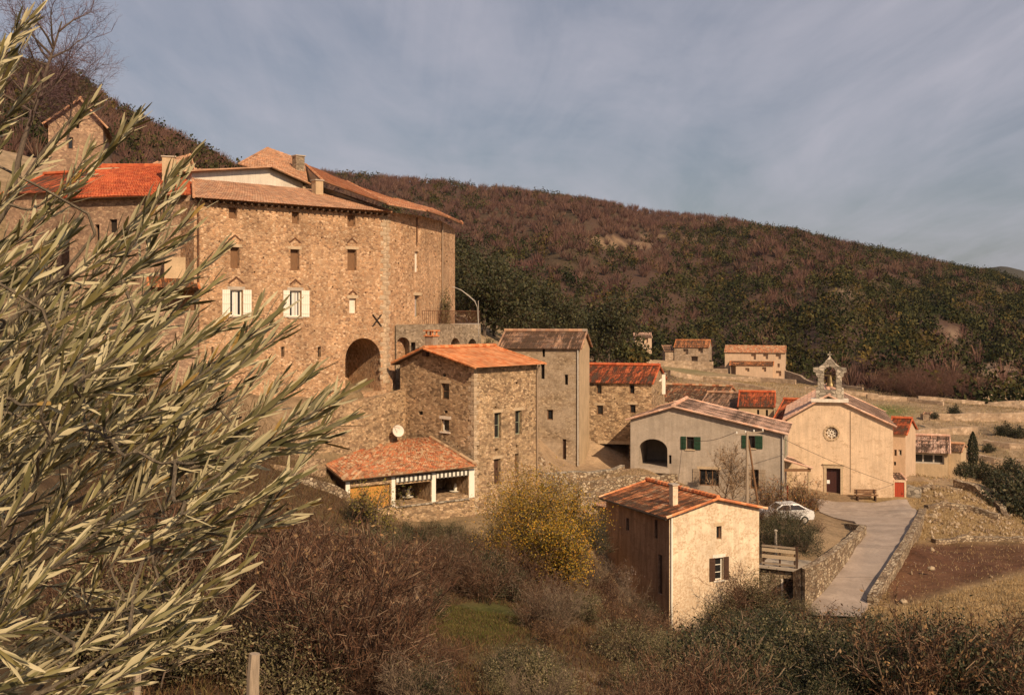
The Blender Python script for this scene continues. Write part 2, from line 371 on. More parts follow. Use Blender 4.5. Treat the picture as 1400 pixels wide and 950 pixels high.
def H(x, y):
    x = np.atleast_1d(np.asarray(x, float)); y = np.atleast_1d(np.asarray(y, float))
    n = near_h(x, y); r = np.hypot(x, y)
    w = sm((r - 250) / 110)
    n = np.clip(n, -40, 60) * (1 - w) + -16. * w
    n = n + (1 - w) * .12 * (np.sin(x * 1.3 + y * .7) * np.sin(y * 1.1 - x * .4)) * sm((r - 12) / 10)
    return smax(smax(smax(n, ridge_h(x, y, LH, 2.2)), ridge_h(x, y, MH, 5., 1.3)), ridge_h(x, y, FH, 14., .6))
def h1(x, y): return float(H([x], [y])[0])
def ground_at(px, Y):
    x, y = G(px, Y); return Vector((x, y, h1(x, y)))
def row_of(x, y, z): return HY - z / np.maximum(y, 1) * F
def col_of(x, y): return CX + F * x / np.maximum(y, 1)

def vnoise(x, y, s, seed=0):
    """smooth value noise, numpy"""
    x = x / s; y = y / s
    xi = np.floor(x).astype(np.int64); yi = np.floor(y).astype(np.int64); fx = x - xi; fy = y - yi
    def hsh(a, b):
        v = np.sin(a * 127.1 + b * 311.7 + seed * 74.7) * 43758.5453; return v - np.floor(v)
    fx = fx * fx * (3 - 2 * fx); fy = fy * fy * (3 - 2 * fy)
    return (hsh(xi, yi) * (1 - fx) + hsh(xi + 1, yi) * fx) * (1 - fy) + (hsh(xi, yi + 1) * (1 - fx) + hsh(xi + 1, yi + 1) * fx) * fy

def ground_color(x, y, z):
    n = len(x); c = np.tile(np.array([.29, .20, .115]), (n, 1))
    px, py = col_of(x, y), row_of(x, y, z); r = np.hypot(x, y)
    def lay(w, col):
        nonlocal c
        w = np.clip(w, 0, 1)[:, None]; c = c * (1 - w) + np.array(col) * w
    def blob(cx, cy, rx, ry, s=1.): return np.clip(1.5 - np.hypot((px - cx) / rx, (py - cy) / ry), 0, 1) * s
    v1 = vnoise(x, y, 9, 1); v2 = vnoise(x, y, 26, 2); v3 = vnoise(x, y, 3, 3)
    lay(sm((v2 - .35) * 3) * .7, (.37, .265, .155)); lay(sm((v1 - .55) * 4) * .45, (.23, .165, .08))
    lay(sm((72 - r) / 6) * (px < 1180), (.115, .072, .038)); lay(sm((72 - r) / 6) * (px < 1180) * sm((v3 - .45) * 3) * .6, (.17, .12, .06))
    near = (r < 110)
    lay(near * blob(660, 850, 70, 34), (.10, .10, .028)); lay(near * blob(560, 790, 60, 40) * .6, (.20, .15, .08)); lay(near * blob(625, 778, 62, 36) * sm((v3 - .2) * 3), (.31, .205, .12))
    lay(near * (px > 1180) * (y > 35) * .9, (.34, .235, .115)); lay(near * (px > 1180) * sm((v3 - .5) * 4) * .5, (.22, .15, .07)); lay(near * (px > 735) * (px < 1000) * sm((y - 74) / 3), (.42, .295, .18)); lay(near * (px > 735) * (px < 1000) * (y > 74) * sm((v3 - .5) * 4) * .5, (.30, .20, .115))
    field = near * (px > 1215) * sm((py - 735) / 14) * sm((812 - (px - 1300) * .25 - py) / 14)
    lay(field, (.125, .060, .034)); lay(field * sm((v1 - .5) * 4) * .4, (.17, .09, .045))
    lay(near * blob(1235, 800, 50, 20) * .8, (.17, .085, .045))
    lay(near * blob(808, 890, 22, 62) * sm((v3 - .25) * 3), (.36, .25, .15))
    far = sm((ridge_h(x, y, MH, 5., 1.3) - z + 4) / 3) * (y > 200); farL = sm((ridge_h(x, y, LH, 2.2) - z + 3) / 2) * (y > 100) * (px < 960)
    lay((y > 1400) * (x > -3000), (.06, .05, .03)); lay(np.maximum(far, farL), (.085, .050, .034)); lay(np.maximum(far, farL) * sm((v2 - .45) * 3) * .5, (.075, .060, .028))
    w = (y > 380) * (blob(860, 330, 80, 13) * sm((vnoise(px * .3, py * 1.5, 6, 5) - .45) * 5)); lay(w, (.27, .175, .10))
    w = (y > 200) * (blob(1155, 401, 13, 3) + blob(1305, 458, 16, 8)); lay(w, (.25, .17, .11))
    w = (y > 150) * sm((vnoise(px, py * 2.2, 24, 8) - .42) * 5) * blob(1330, 505, 75, 22); lay(w, (.31, .21, .13))
    mid = (y > 105) * (y < 300) * (1 - np.maximum(far, farL))
    lay(mid * sm((np.sin(py * 1.1 + vnoise(px, py, 60, 9) * 9) - .1) * 2) * .65, (.46, .325, .195))
    lay(mid * blob(1205, 562, 42, 8), (.13, .15, .04)); lay(mid * blob(960, 503, 60, 9) * .8, (.20, .17, .07)); lay(mid * blob(905, 528, 45, 5), (.40, .20, .10))
    lay(mid * blob(1370, 590, 40, 8) * .8, (.15, .11, .07))
    return c

def build_ground():
    rs = np.concatenate([np.linspace(.6, 20, 22), np.arange(20.9, 112, .9), np.arange(113, 330, 3.4), np.arange(334, 950, 11), np.geomspace(970, 4200, 24)])
    th = np.concatenate([np.arange(-180, -60, 6.), np.arange(-60, -27, 2.), np.arange(-27, 27.01, .3), np.arange(29, 61, 2.), np.arange(66, 180, 6.)])
    th = np.radians(th)
    R, T = np.meshgrid(rs, th, indexing='ij'); x = (R * np.sin(T)).ravel(); y = (R * np.cos(T)).ravel()
    z = H(x, y)
    nr, nt = len(rs), len(th)
    V = np.concatenate([np.stack([x, y, z], 1), [[0, 0, -1.7]]])
    i, j = np.meshgrid(np.arange(nr - 1), np.arange(nt), indexing='ij'); j2 = (j + 1) % nt
    q = np.stack([i * nt + j, i * nt + j2, (i + 1) * nt + j2, (i + 1) * nt + j], -1).reshape(-1, 4)[:, ::-1]
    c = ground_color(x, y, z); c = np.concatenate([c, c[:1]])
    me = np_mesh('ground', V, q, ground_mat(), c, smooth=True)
    tag(mesh_obj('ground', me), kind='structure', label='sloping village ground of dry grass, earth and terraces')
def ground_mat():
    n = NT('ground'); at = n.new('Attribute', attribute_name='Col'); o = n.obj()
    c = n.mix(1, at.outputs['Color'], n.rng(n.noise(o, .9, 8, .75), .28, .72, .55, 1.4), 'MULTIPLY')
    c = n.mix(1, c, n.rng(n.noise(o, 7, 6, .8), .3, .7, .7, 1.25), 'MULTIPLY')
    vo = n.new('TexVoronoi', feature='F1'); n.t.links.new(o, vo.inputs['Vector']); vo.inputs['Scale'].default_value = 2.6
    peb = n.rng(vo.outputs['Distance'], .12, .2, 1, 0)
    peb = n.math('MULTIPLY', peb, n.rng(n.noise(o, .35, 3), .45, .6, 0, .7))
    c = n.mix(peb, c, (.40, .32, .22))
    n.col(c); n.rough(.95); n.spec(.1)
    n.bump(n.math('ADD', n.noise(o, 3.5, 8, .75), n.math('MULTIPLY', peb, .5)), .9, .15)
    return n.m

# ------------------------------------------------------------------ facades
class Face:
    """vertical facade running left to right as seen from outside"""
    def __init__(s, p0, p1):
        s.p0 = Vector((*p0, 0)); s.p1 = Vector((*p1, 0)); s.d = (s.p1 - s.p0); s.L = s.d.length; s.d /= s.L
        s.n = Vector((s.d.y, -s.d.x, 0)); s.uoff = random.random() * 40
    def pt(s, u, z, w=0.): p = s.p0 + s.d * u + s.n * w; return Vector((p.x, p.y, z))
    def uz(s, px, py):
        k = (px - CX) / F; dx, dy = s.d.x, s.d.y
        u = (k * s.p0.y - s.p0.x) / (dx - k * dy); Y = s.p0.y + u * dy
        return u, (HY - py) / F * Y
    def box(s, mb, u0, u1, z0, z1, w0, w1, m=0):
        mb.hexa([s.pt(u0, z0, w1), s.pt(u1, z0, w1), s.pt(u1, z0, w0), s.pt(u0, z0, w0), s.pt(u0, z1, w1), s.pt(u1, z1, w1), s.pt(u1, z1, w0), s.pt(u0, z1, w0)], m)
    def rect(s, x0, y0, x1, y1):
        u0, za = s.uz(x0, (y0 + y1) / 2); u1, _ = s.uz(x1, (y0 + y1) / 2); xm = (x0 + x1) / 2
        return u0, u1, s.uz(xm, y1)[1], s.uz(xm, y0)[1]

def O(kind, x0, y0, x1, y1, **k): return dict(kind=kind, px=(x0, y0, x1, y1), **k)
def OU(kind, u0, u1, z0, z1, **k): return dict(kind=kind, uz=(u0, u1, z0, z1), **k)

def wall(W, f, zb, top, ops=(), root=None, thick=.35):
    """wall skin with real openings; W also gets the reveals"""
    outer = [(0, zb), (f.L, zb)] + [t for t in top][::-1]
    rings = [outer]; done = []
    for o in ops:
        u0, u1, z0, z1 = o['uz'] if 'uz' in o else f.rect(*o['px'])
        u0 = max(u0, .06); u1 = min(u1, f.L - .06)
        if u1 - u0 < .03: continue
        if o.get('arch'):
            r = (u1 - u0) / 2; rise = min(r * o.get('rise', 1.0), z1 - z0 - .05); zs = z1 - rise; c = (u0 + u1) / 2
            ring = [(u0, z0), (u1, z0)] + [(c + r * math.cos(a), zs + rise * math.sin(a)) for a in [math.pi * i / 14 for i in range(15)]]
        elif o.get('circle'):
            c, zc, r = (u0 + u1) / 2, (z0 + z1) / 2, (u1 - u0) / 2
            ring = [(c + r * math.cos(2 * math.pi * i / 20), zc + r * math.sin(2 * math.pi * i / 20)) for i in range(20)]
        else: ring = [(u0, z0), (u1, z0), (u1, z1), (u0, z1)]
        rings.append(ring); done.append((o, u0, u1, z0, z1, ring))
    flat = [p for r in rings for p in r]
    for tri in geometry.tessellate_polygon([[Vector((a, b, 0)) for a, b in r] for r in rings]):
        pts = [flat[i] for i in tri]
        W.face([f.pt(a, b) for a, b in pts], [(a + f.uoff, b) for a, b in pts])
    for o, u0, u1, z0, z1, ring in done:
        dep = o.get('depth', {'win': .22, 'door': .28, 'slot': .3, 'void': 3.0, 'blind': .16}.get(o['kind'], .25))
        l = 0
        for i in range(len(ring)):
            a, b = ring[i], ring[(i + 1) % len(ring)]; dl = math.hypot(b[0] - a[0], b[1] - a[1])
            W.face([f.pt(*a), f.pt(*b), f.pt(*b, -dep), f.pt(*a, -dep)], [(l, 0), (l + dl, 0), (l + dl, dep), (l, dep)]); l += dl
        k = o['kind']
        if k in ('slot', 'void', 'blind'):
            if k == 'void': W.face([f.pt(*p, -dep) for p in ring], [(p[0] + 11, p[1]) for p in ring])
            else:
                mb = MB(); mb.face([f.pt(*p, -dep + .005) for p in ring], [(p[0], p[1]) for p in ring])
                mb.build('shutter_board' if k == 'blind' else 'recess', o.get('mat', M['void']), root)
        elif k == 'win': window(f, o, u0, u1, z0, z1, dep, ring, root)
        elif k == 'door': door(f, o, u0, u1, z0, z1, dep, ring, root)
        if o.get('lintel'):
            mb = MB(); f.box(mb, u0 - .18, u1 + .18, z1 + .003, z1 + o.get('lh', .22), -.1, .02)
            mb.build('lintel', o.get('lmat', M['lintel']), root)
        if o.get('sill'):
            mb = MB(); f.box(mb, u0 - .12, u1 + .12, z0 - .10, z0 - .003, -.1, .07); mb.build('sill', o.get('lmat', M['lintel']), root)
        if o.get('relief'):   # relieving arch of two leaning stones above the lintel
            mb = MB(); c = (u0 + u1) / 2; hw = o['relief']; zb2 = z1 + o.get('rz', .32)
            for sg in (-1, 1):
                a = [f.pt(c + sg * hw, zb2, .03), f.pt(c, zb2 + hw * .75, .03), f.pt(c, zb2 + hw * .75 + .13, .03), f.pt(c + sg * (hw + .1), zb2 + .05, .03)]
                b = [p - f.n * .1 for p in a]; mb.hexa(a + b)
            mb.build('relieving_arch', M['rust'] if o.get('rdark', True) else M['lintel'], root)
        sh = o.get('shutters')
        if sh:
            mat, wl, wr = sh
            for sg, wd in ((-1, wl), (1, wr)):
                if not wd: continue
                mb = MB(); e = u0 if sg < 0 else u1
                a, b = sorted((e + sg * .02, e + sg * (.02 + wd)))
                n = 4
                for q in range(n): f.box(mb, a + (b - a) * q / n + .006, a + (b - a) * (q + 1) / n - .006, z0 - .02, z1 + .02, .03, .065)
                for zz in (.14, .5, .86): f.box(mb, a + .02, b - .02, z0 + (z1 - z0) * zz - .04, z0 + (z1 - z0) * zz + .04, .067, .09)
                mb.build('shutter', M[mat], root)

def window(f, o, u0, u1, z0, z1, dep, ring, root):
    fm = M[o.get('frame', 'wood_brown')]; t = o.get('ft', .07); mb = MB(); w0, w1 = -dep, -dep + .06
    f.box(mb, u0, u0 + t, z0, z1, w0, w1); f.box(mb, u1 - t, u1, z0, z1, w0, w1)
    f.box(mb, u0 + t, u1 - t, z0, z0 + t, w0, w1); f.box(mb, u0 + t, u1 - t, z1 - t, z1, w0, w1)
    for i in range(1, o.get('nx', 2)):
        c = u0 + (u1 - u0) * i / o.get('nx', 2); f.box(mb, c - t * .5, c + t * .5, z0 + t, z1 - t, w0, w1 - .004)
    for i in range(1, o.get('nz', 1)):
        c = z0 + (z1 - z0) * i / o.get('nz', 1); f.box(mb, u0 + t, u1 - t, c - .02, c + .02, w0, w1 - .012)
    wf = mb.build('window', fm, root)
    mb = MB(); mb.face([f.pt(*p, -dep + .02) for p in ring]); mb.build('pane', M['glass'], wf) if wf.parent else None
    if o.get('curtain'):
        mb = MB(); c = (u0 + u1) / 2; hw = (u1 - u0)
        for a, b in o['curtain']:
            n = 6
            for q in range(n):
                ua, ub = u0 + hw * (a + (b - a) * q / n), u0 + hw * (a + (b - a) * (q + 1) / n)
                mb.face([f.pt(ua, z0 + .06, -dep + .03 + .015 * (q % 2)), f.pt(ub, z0 + .06, -dep + .03 + .015 * ((q + 1) % 2)), f.pt(ub, z1 - .06, -dep + .03 + .015 * ((q + 1) % 2)), f.pt(ua, z1 - .06, -dep + .03 + .015 * (q % 2))])
        mb.build('curtain', M[o.get('cmat', 'curtain')], wf)

def door(f, o, u0, u1, z0, z1, dep, ring, root):
    mat = o.get('mat', M['wood_dark']); mb = MB(); n = max(3, int((u1 - u0) / .22))
    for q in range(n): f.box(mb, u0 + (u1 - u0) * q / n + .005, u0 + (u1 - u0) * (q + 1) / n - .005, z0, z1, -dep, -dep + .05 + .004 * (q % 2))
    d = mb.build('door', mat, root)
    mb = MB(); uc = u1 - .18; f.box(mb, uc - .02, uc + .02, z0 + 1.0, z0 + 1.12, -dep + .05, -dep + .11); mb.build('handle', M['metal_dark'], d)

def roof_quad(mb, eL, eR, rR, rL, thick=.13, amp=.023, m=0, um=1, uo=None, sub=4):
    """tiled roof slab; corners on its underside, e = eave, r = ridge"""
    eL, eR, rR, rL = map(Vector, (eL, eR, rR, rL))
    n = (eR - eL).cross(rL - eL) + (rR - eR).cross(rR - rL); n.normalize()
    if n.z < 0: n.negate()
    W = max((eR - eL).length, (rR - rL).length); Ls = max((rL - eL).length, (rR - eR).length)
    cols = max(2, round(W / TW)); crs = max(1, round(Ls / TL)); nu = cols * sub
    uo = random.randrange(60) if uo is None else uo; vo = random.randrange(60)
    def B(s, t): return (eL.lerp(eR, s)).lerp(rL.lerp(rR, s), t)
    rows = []
    for k in range(crs):
        rows.append((k / crs, .035, k)); rows.append(((k + 1) / crs, 0., k))
    prev = None; first = None
    for (t, lift, k) in rows:
        row = []
        for i in range(nu + 1):
            ph = i / sub; h = amp * math.cos(2 * math.pi * ph)
            jit = .02 * math.sin(ph * 7.3 + k * 3.1) + .035 * math.sin(ph * .13 + uo) * math.sin(t * 2.7 + vo) + .02 * math.sin(ph * .41 + t * 5 + vo)
            row.append(B(i / nu, t) + n * (thick + h + lift + jit))
        if first is None: first = row
        if prev is not None:
            vs = (prev_t * crs, t * crs)
            for i in range(nu):
                u0 = (uo * 1. + (i + sub * .5) / sub) * TW; u1 = (uo + (i + 1 + sub * .5) / sub) * TW
                same = (k == prev_k)
                va = (vo + prev_k + (.02 if same else .98)) * TL; vb = (vo + k + (.98 if same else .02)) * TL
                mb.face([prev[i], prev[i + 1], row[i + 1], row[i]], [(u0 + 1e-4, va), (u1 - 1e-4, va), (u1 - 1e-4, vb), (u0 + 1e-4, vb)], m)
        prev, prev_t, prev_k = row, t, k
    last = prev
    def strip(a, b, mm):
        for i in range(len(a) - 1): mb.face([a[i], b[i], b[i + 1], a[i + 1]], None, mm)
    lowE = [B(i / nu, 0) for i in range(nu + 1)]; lowR = [B(i / nu, 1) for i in range(nu + 1)]
    lip = [p + n * thick * .55 for p in lowE]
    strip(first, lip, m); strip(lip, lowE, um); strip(last, lowR, um)
    for k in range(6):
        for i in range(0, nu, sub):
            a, b = i / nu, (i + sub) / nu; mb.face([B(a, k / 6), B(b, k / 6), B(b, (k + 1) / 6), B(a, (k + 1) / 6)], None, um)
    for s in (0, 1):
        i = 0 if s == 0 else nu
        a, b = (eL, rL) if s == 0 else (eR, rR)
        mid0, mid1 = a + n * thick * .45, b + n * thick * .45
        mb.face([a, b, mid1, mid0], None, um)
        mb.face([mid0, mid1, last[i], first[i]], [(uo * TW + .05, vo * TL + .02), (uo * TW + .05, vo * TL + Ls), (uo * TW + .15, vo * TL + Ls), (uo * TW + .15, vo * TL + .02)], m)
        # a row of cap tiles along the verge
        q = max(1, crs)
        for k in range(q):
            p0 = a.lerp(b, k / q) + n * (thick + .03); p1 = a.lerp(b, (k + 1.08) / q) + n * (thick + .0)
            side = (eR - eL).normalized() * (.06 if s == 0 else -.06)
            mb.tube([p0 + side, p1 + side], [.095, .075], 6, m)
            for fi in range(-8, 0): mb.uv[fi] = [(uo * TW + .05 + k * TW * 3, vo * TL + .02)] * len(mb.uv[fi])

def ridge_cap(root, a, b, mat, r=.16, lift=.12):
    a, b = Vector(a), Vector(b); L = (b - a).length; n = max(2, int(L / .4)); mb = MB()
    for k in range(n):
        p0, p1 = a.lerp(b, k / n), a.lerp(b, min(1, (k + 1.1) / n)); up = Vector((0, 0, lift))
        mb.tube([p0 + up, p1 + up], [r, r * .85], 7)
        c = (k * TW * 2 + .05, .1)
        for fi in range(-9, 0): mb.uv[fi] = [c] * len(mb.uv[fi])
    return mb.build('ridge_cap', mat, root)

def chimney(root, c, w, d, h, mat, ang=0., cap='slab', zdrop=1.2):
    c = Vector(c); ca, sa = math.cos(ang), math.sin(ang); mb = MB()
    def bx(mb, w, d, z0, z1, m=0):
        q = [Vector((c.x + a * w / 2 * ca - b * d / 2 * sa, c.y + a * w / 2 * sa + b * d / 2 * ca, 0)) for a, b in ((-1, -1), (1, -1), (1, 1), (-1, 1))]
        mb.hexa([p + Vector((0, 0, c.z + z0)) for p in q] + [p + Vector((0, 0, c.z + z1)) for p in q], m)
    bx(mb, w, d, -zdrop, h); ch = mb.build('chimney', mat, root)
    mb = MB(); bx(mb, w + .14, d + .14, h + .004, h + .09)
    if cap == 'hood':
        for a in (-1, 1):
            for b in (-1, 1):
                q = Vector((a * w * .38, b * d * .38, 0)); q = Vector((q.x * ca - q.y * sa, q.x * sa + q.y * ca, 0)) + c
                mb.box((q.x - .06, q.y - .06, c.z + h + .09), (q.x + .06, q.y + .06, c.z + h + .38))
        bx(mb, w + .2, d + .2, h + .38, h + .46)
    if ch.parent is root: mb.build('chimney_cap', M['tile_orange'] if cap == 'hood' else M['concrete'], ch)
    return ch

def house(name, label, cat, p0, p1, depth, zb, ze, rise, mode='along', frac=.5, o=.35, og=.3, wall_mat=None, roof_mat=None, ops=None, group=None, ze2=None,
          side_mat=None, left_mat=None, thick=.13, cap=True, base=None):
    """mode along: front is the eave side. mode back: front is a gable (eaves ze left, ze2 right, apex at frac)"""
    f = Face(p0, p1); B = -f.n; L = f.L; ops = ops or {}
    q2 = f.p1 + B * depth; q3 = f.p0 + B * depth
    root = thing(name, label, cat, base or (f.p0.x, f.p0.y, zb), group)
    fr, bk = Face(f.p1.xy, q2.xy), Face(q2.xy, q3.xy); lf = Face(q3.xy, f.p0.xy)
    ze2 = ze if ze2 is None else ze2
    W = MB(); W2 = W if side_mat is None else MB()
    if mode == 'back':
        za = max(ze, ze2) + rise; ua = L * frac
        wall(W, f, zb, [(0, ze), (ua, za), (L, ze2)], ops.get('front', ()), root)
        wall(W2, fr, zb, [(0, ze2), (depth, ze2)], ops.get('right', ()), root)
        wall(W, bk, zb, [(0, ze2), (L - ua, za), (L, ze)], (), root)
        W3 = MB() if left_mat else W2
        wall(W3, lf, zb, [(0, ze), (depth, ze)], ops.get('left', ()), root)
        if left_mat: W3.build('side_wall', left_mat, root)
    else:
        za = ze + rise
        wall(W, f, zb, [(0, ze), (L, ze)], ops.get('front', ()), root)
        wall(W2, fr, zb, [(0, ze), (depth * frac, za), (depth, ze2)], ops.get('right', ()), root)
        wall(W, bk, zb, [(0, ze2), (L, ze2)], (), root)
        wall(W2, lf, zb, [(0, ze2), (depth * (1 - frac), za), (depth, ze)], ops.get('left', ()), root)
    W.build('wall', wall_mat, root)
    if W2 is not W: W2.build('side_wall', side_mat, root)
    R = MB(); e = .02
    if mode == 'back':
        sl = (za - ze) / ua; sr = (za - ze2) / (L - ua)
        roof_quad(R, f.pt(-o, ze - sl * o + e, -depth - og), f.pt(-o, ze - sl * o + e, og), f.pt(ua, za + e, og), f.pt(ua, za + e, -depth - og), thick)
        roof_quad(R, f.pt(L + o, ze2 - sr * o + e, og), f.pt(L + o, ze2 - sr * o + e, -depth - og), f.pt(ua, za + e, -depth - og), f.pt(ua, za + e, og), thick)
        ra, rb = f.pt(ua, za, og), f.pt(ua, za, -depth - og)
    else:
        dr = depth * frac; sf = rise / dr; sb = (za - ze2) / (depth - dr)
        roof_quad(R, f.pt(-og, ze - sf * o + e, o), f.pt(L + og, ze - sf * o + e, o), f.pt(L + og, za + e, -dr), f.pt(-og, za + e, -dr), thick)
        roof_quad(R, f.pt(L + og, ze2 - sb * o + e, -depth - o), f.pt(-og, ze2 - sb * o + e, -depth - o), f.pt(-og, za + e, -dr), f.pt(L + og, za + e, -dr), thick)
        ra, rb = f.pt(-og, za, -dr), f.pt(L + og, za, -dr)
    R.build('roof', [roof_mat, M['eave_wood']], root)
    if cap: ridge_cap(root, ra, rb, roof_mat)
    return root, f, fr, lf, (ra, rb)
# ------------------------------------------------------------------ walls, road
def path_wall(name, label, pts, thick, zbot, mat, cat='wall', group=None, seg=1.2, rough=.06, cope=None, proud=None):
    """stone wall along a polyline of (column, row of its top, distance)"""
    q = [P(*p) for p in pts]; root = thing(name, label, cat, (q[0].x, q[0].y, q[0].z - 1), group)
    fine = []
    for a, b in zip(q, q[1:]):
        n = max(1, int((b - a).length / seg))
        fine += [a.lerp(b, i / n) for i in range(n)]
    fine.append(q[-1]); rnd = random.Random(len(pts) + int(pts[0][0]))
    fine = [p + Vector((0, 0, rnd.uniform(-rough, rough))) for p in fine]
    if proud is not None: fine = [Vector((p.x, p.y, max(p.z, h1(p.x, p.y)) + proud)) for p in fine]
    L = []; R = []
    for i, p in enumerate(fine):
        t = fine[min(i + 1, len(fine) - 1)] - fine[max(i - 1, 0)]; t.z = 0; t.normalize(); s = Vector((t.y, -t.x, 0))
        L.append(p - s * thick * .5); R.append(p + s * thick * .5)
    mb = MB(); l = random.random() * 20
    zb = (lambda p: zbot) if not callable(zbot) else zbot
    for i in range(len(fine) - 1):
        d = (fine[i + 1] - fine[i]).length
        for S, sg in ((L, 1), (R, -1)):
            a, b = S[i], S[i + 1]; a0, b0 = Vector((a.x, a.y, zb(a))), Vector((b.x, b.y, zb(b)))
            mb.face([a0, b0, b, a], [(l, a0.z), (l + d, b0.z), (l + d, b.z), (l, a.z)])
        mb.face([L[i], L[i + 1], R[i + 1], R[i]], [(l, 0), (l + d, 0), (l + d, thick), (l, thick)])
        l += d
    for i in (0, -1):
        a, b = L[i], R[i]; mb.face([Vector((a.x, a.y, zb(a))), Vector((b.x, b.y, zb(b))), b, a], [(l, zb(a)), (l + thick, zb(a)), (l + thick, b.z), (l, b.z)])
    mb.build('stonework', mat, root)
    if cope:
        mb = MB()
        for i in range(len(fine) - 1):
            a, b = fine[i], fine[i + 1]; t = (b - a).normalized(); s = Vector((t.y, -t.x, 0)).normalized() * (thick * .55); u = Vector((0, 0, 1))
            g0, g1 = a + t * .03, b - t * .03
            mb.hexa([g0 - s + u * .004, g0 + s + u * .004, g1 + s + u * .004, g1 - s + u * .004] + [g0 - s + u * .1, g0 + s + u * .1, g1 + s + u * .1, g1 - s + u * .1])
        mb.build('coping', cope, root)
    return root

def build_road():
    left = [(1096, 842, 64), (1106, 833, 65.5), (1128, 804, 69), (1152, 772, 73), (1175, 742, 79), (1182, 728, 82.5), (1168, 714, 87.5), (1122, 706, 90.5), (1112, 690, 96)]
    right = [(1176, 842, 63.6), (1184, 828, 65.5), (1202, 798, 69.2), (1218, 770, 73.2), (1236, 740, 79), (1244, 728, 82.5), (1252, 712, 87.5), (1259, 703, 90.5), (1240, 690.5, 96.4)]
    V = []; uv = []; m = 10
    A = [P(*a) for a in left]; B = [P(*a) for a in right]; rows = []
    for i in range(len(A) - 1):
        for k in range(5): rows.append((A[i].lerp(A[i + 1], k / 5), B[i].lerp(B[i + 1], k / 5)))
    rows.append((A[-1], B[-1])); l = 0
    mb = MB(); grid = []
    for i, (a, b) in enumerate(rows):
        hz = max(a.z, b.z); hz = (a.z + b.z) / 2
        row = []
        for k in range(m + 1):
            p = a.lerp(b, k / m); z = max(hz, h1(p.x, p.y) + .04) + .03; row.append(Vector((p.x, p.y, z)))
        grid.append(row)
    for r0, r1 in zip(grid, grid[1:]):
        for k in range(m): mb.face([r0[k], r0[k + 1], r1[k + 1], r1[k]], [(p.x, p.y) for p in (r0[k], r0[k + 1], r1[k + 1], r1[k])])
    for side in (0, m):
        for r0, r1 in zip(grid, grid[1:]):
            a, b = r0[side], r1[side]; dn = Vector((0, 0, .9)); mb.face([a - dn, b - dn, b, a], [(0, 0), (1, 0), (1, 1), (0, 1)])
    n = NT('road_surface'); uv = n.uv()
    c = n.mix(1, (.355, .28, .22), n.rng(n.noise(uv, .5, 6, .7), .3, .7, .72, 1.25), 'MULTIPLY')
    c = n.mix(1, c, n.rng(n.noise(uv, 6, 6, .8), .3, .7, .84, 1.12), 'MULTIPLY')
    c = n.mix(n.rng(n.noise(n.map(uv, (1, 1, 1), (2, 6, 0)), .9, 6, .75), .52, .64, 0, .45), c, (.25, .19, .14))
    # tar joints across the lane
    sx = n.new('SeparateXYZ'); n.t.links.new(uv, sx.inputs[0])
    j = n.math('FRACT', n.math('MULTIPLY', n.math('ADD', sx.outputs[1], n.math('MULTIPLY', n.noise(uv, .3, 2), 1.6)), .14))
    c = n.mix(n.rng(j, .0, .03, .75, 0), c, (.17, .135, .11))
    pz = n.rng(n.noise(n.map(uv, (1, 1, 1), (9, 3, 0)), .22, 3, .5), .56, .585, 0, .3)
    c = n.mix(pz, c, (.26, .215, .175))
    n.col(c); n.rough(.9); n.spec(.2); n.bump(n.noise(uv, 12, 5), .3, .03)
    tag(mb.build('road', n.m), kind='structure', label='pale lane climbing to the church square')

# ------------------------------------------------------------------ the village
def holes(f, pts):      # putlog holes left in the masonry
    return [O('slot', x - s, y - s, x + s, y + s, depth=.2) for x, y, s in pts]

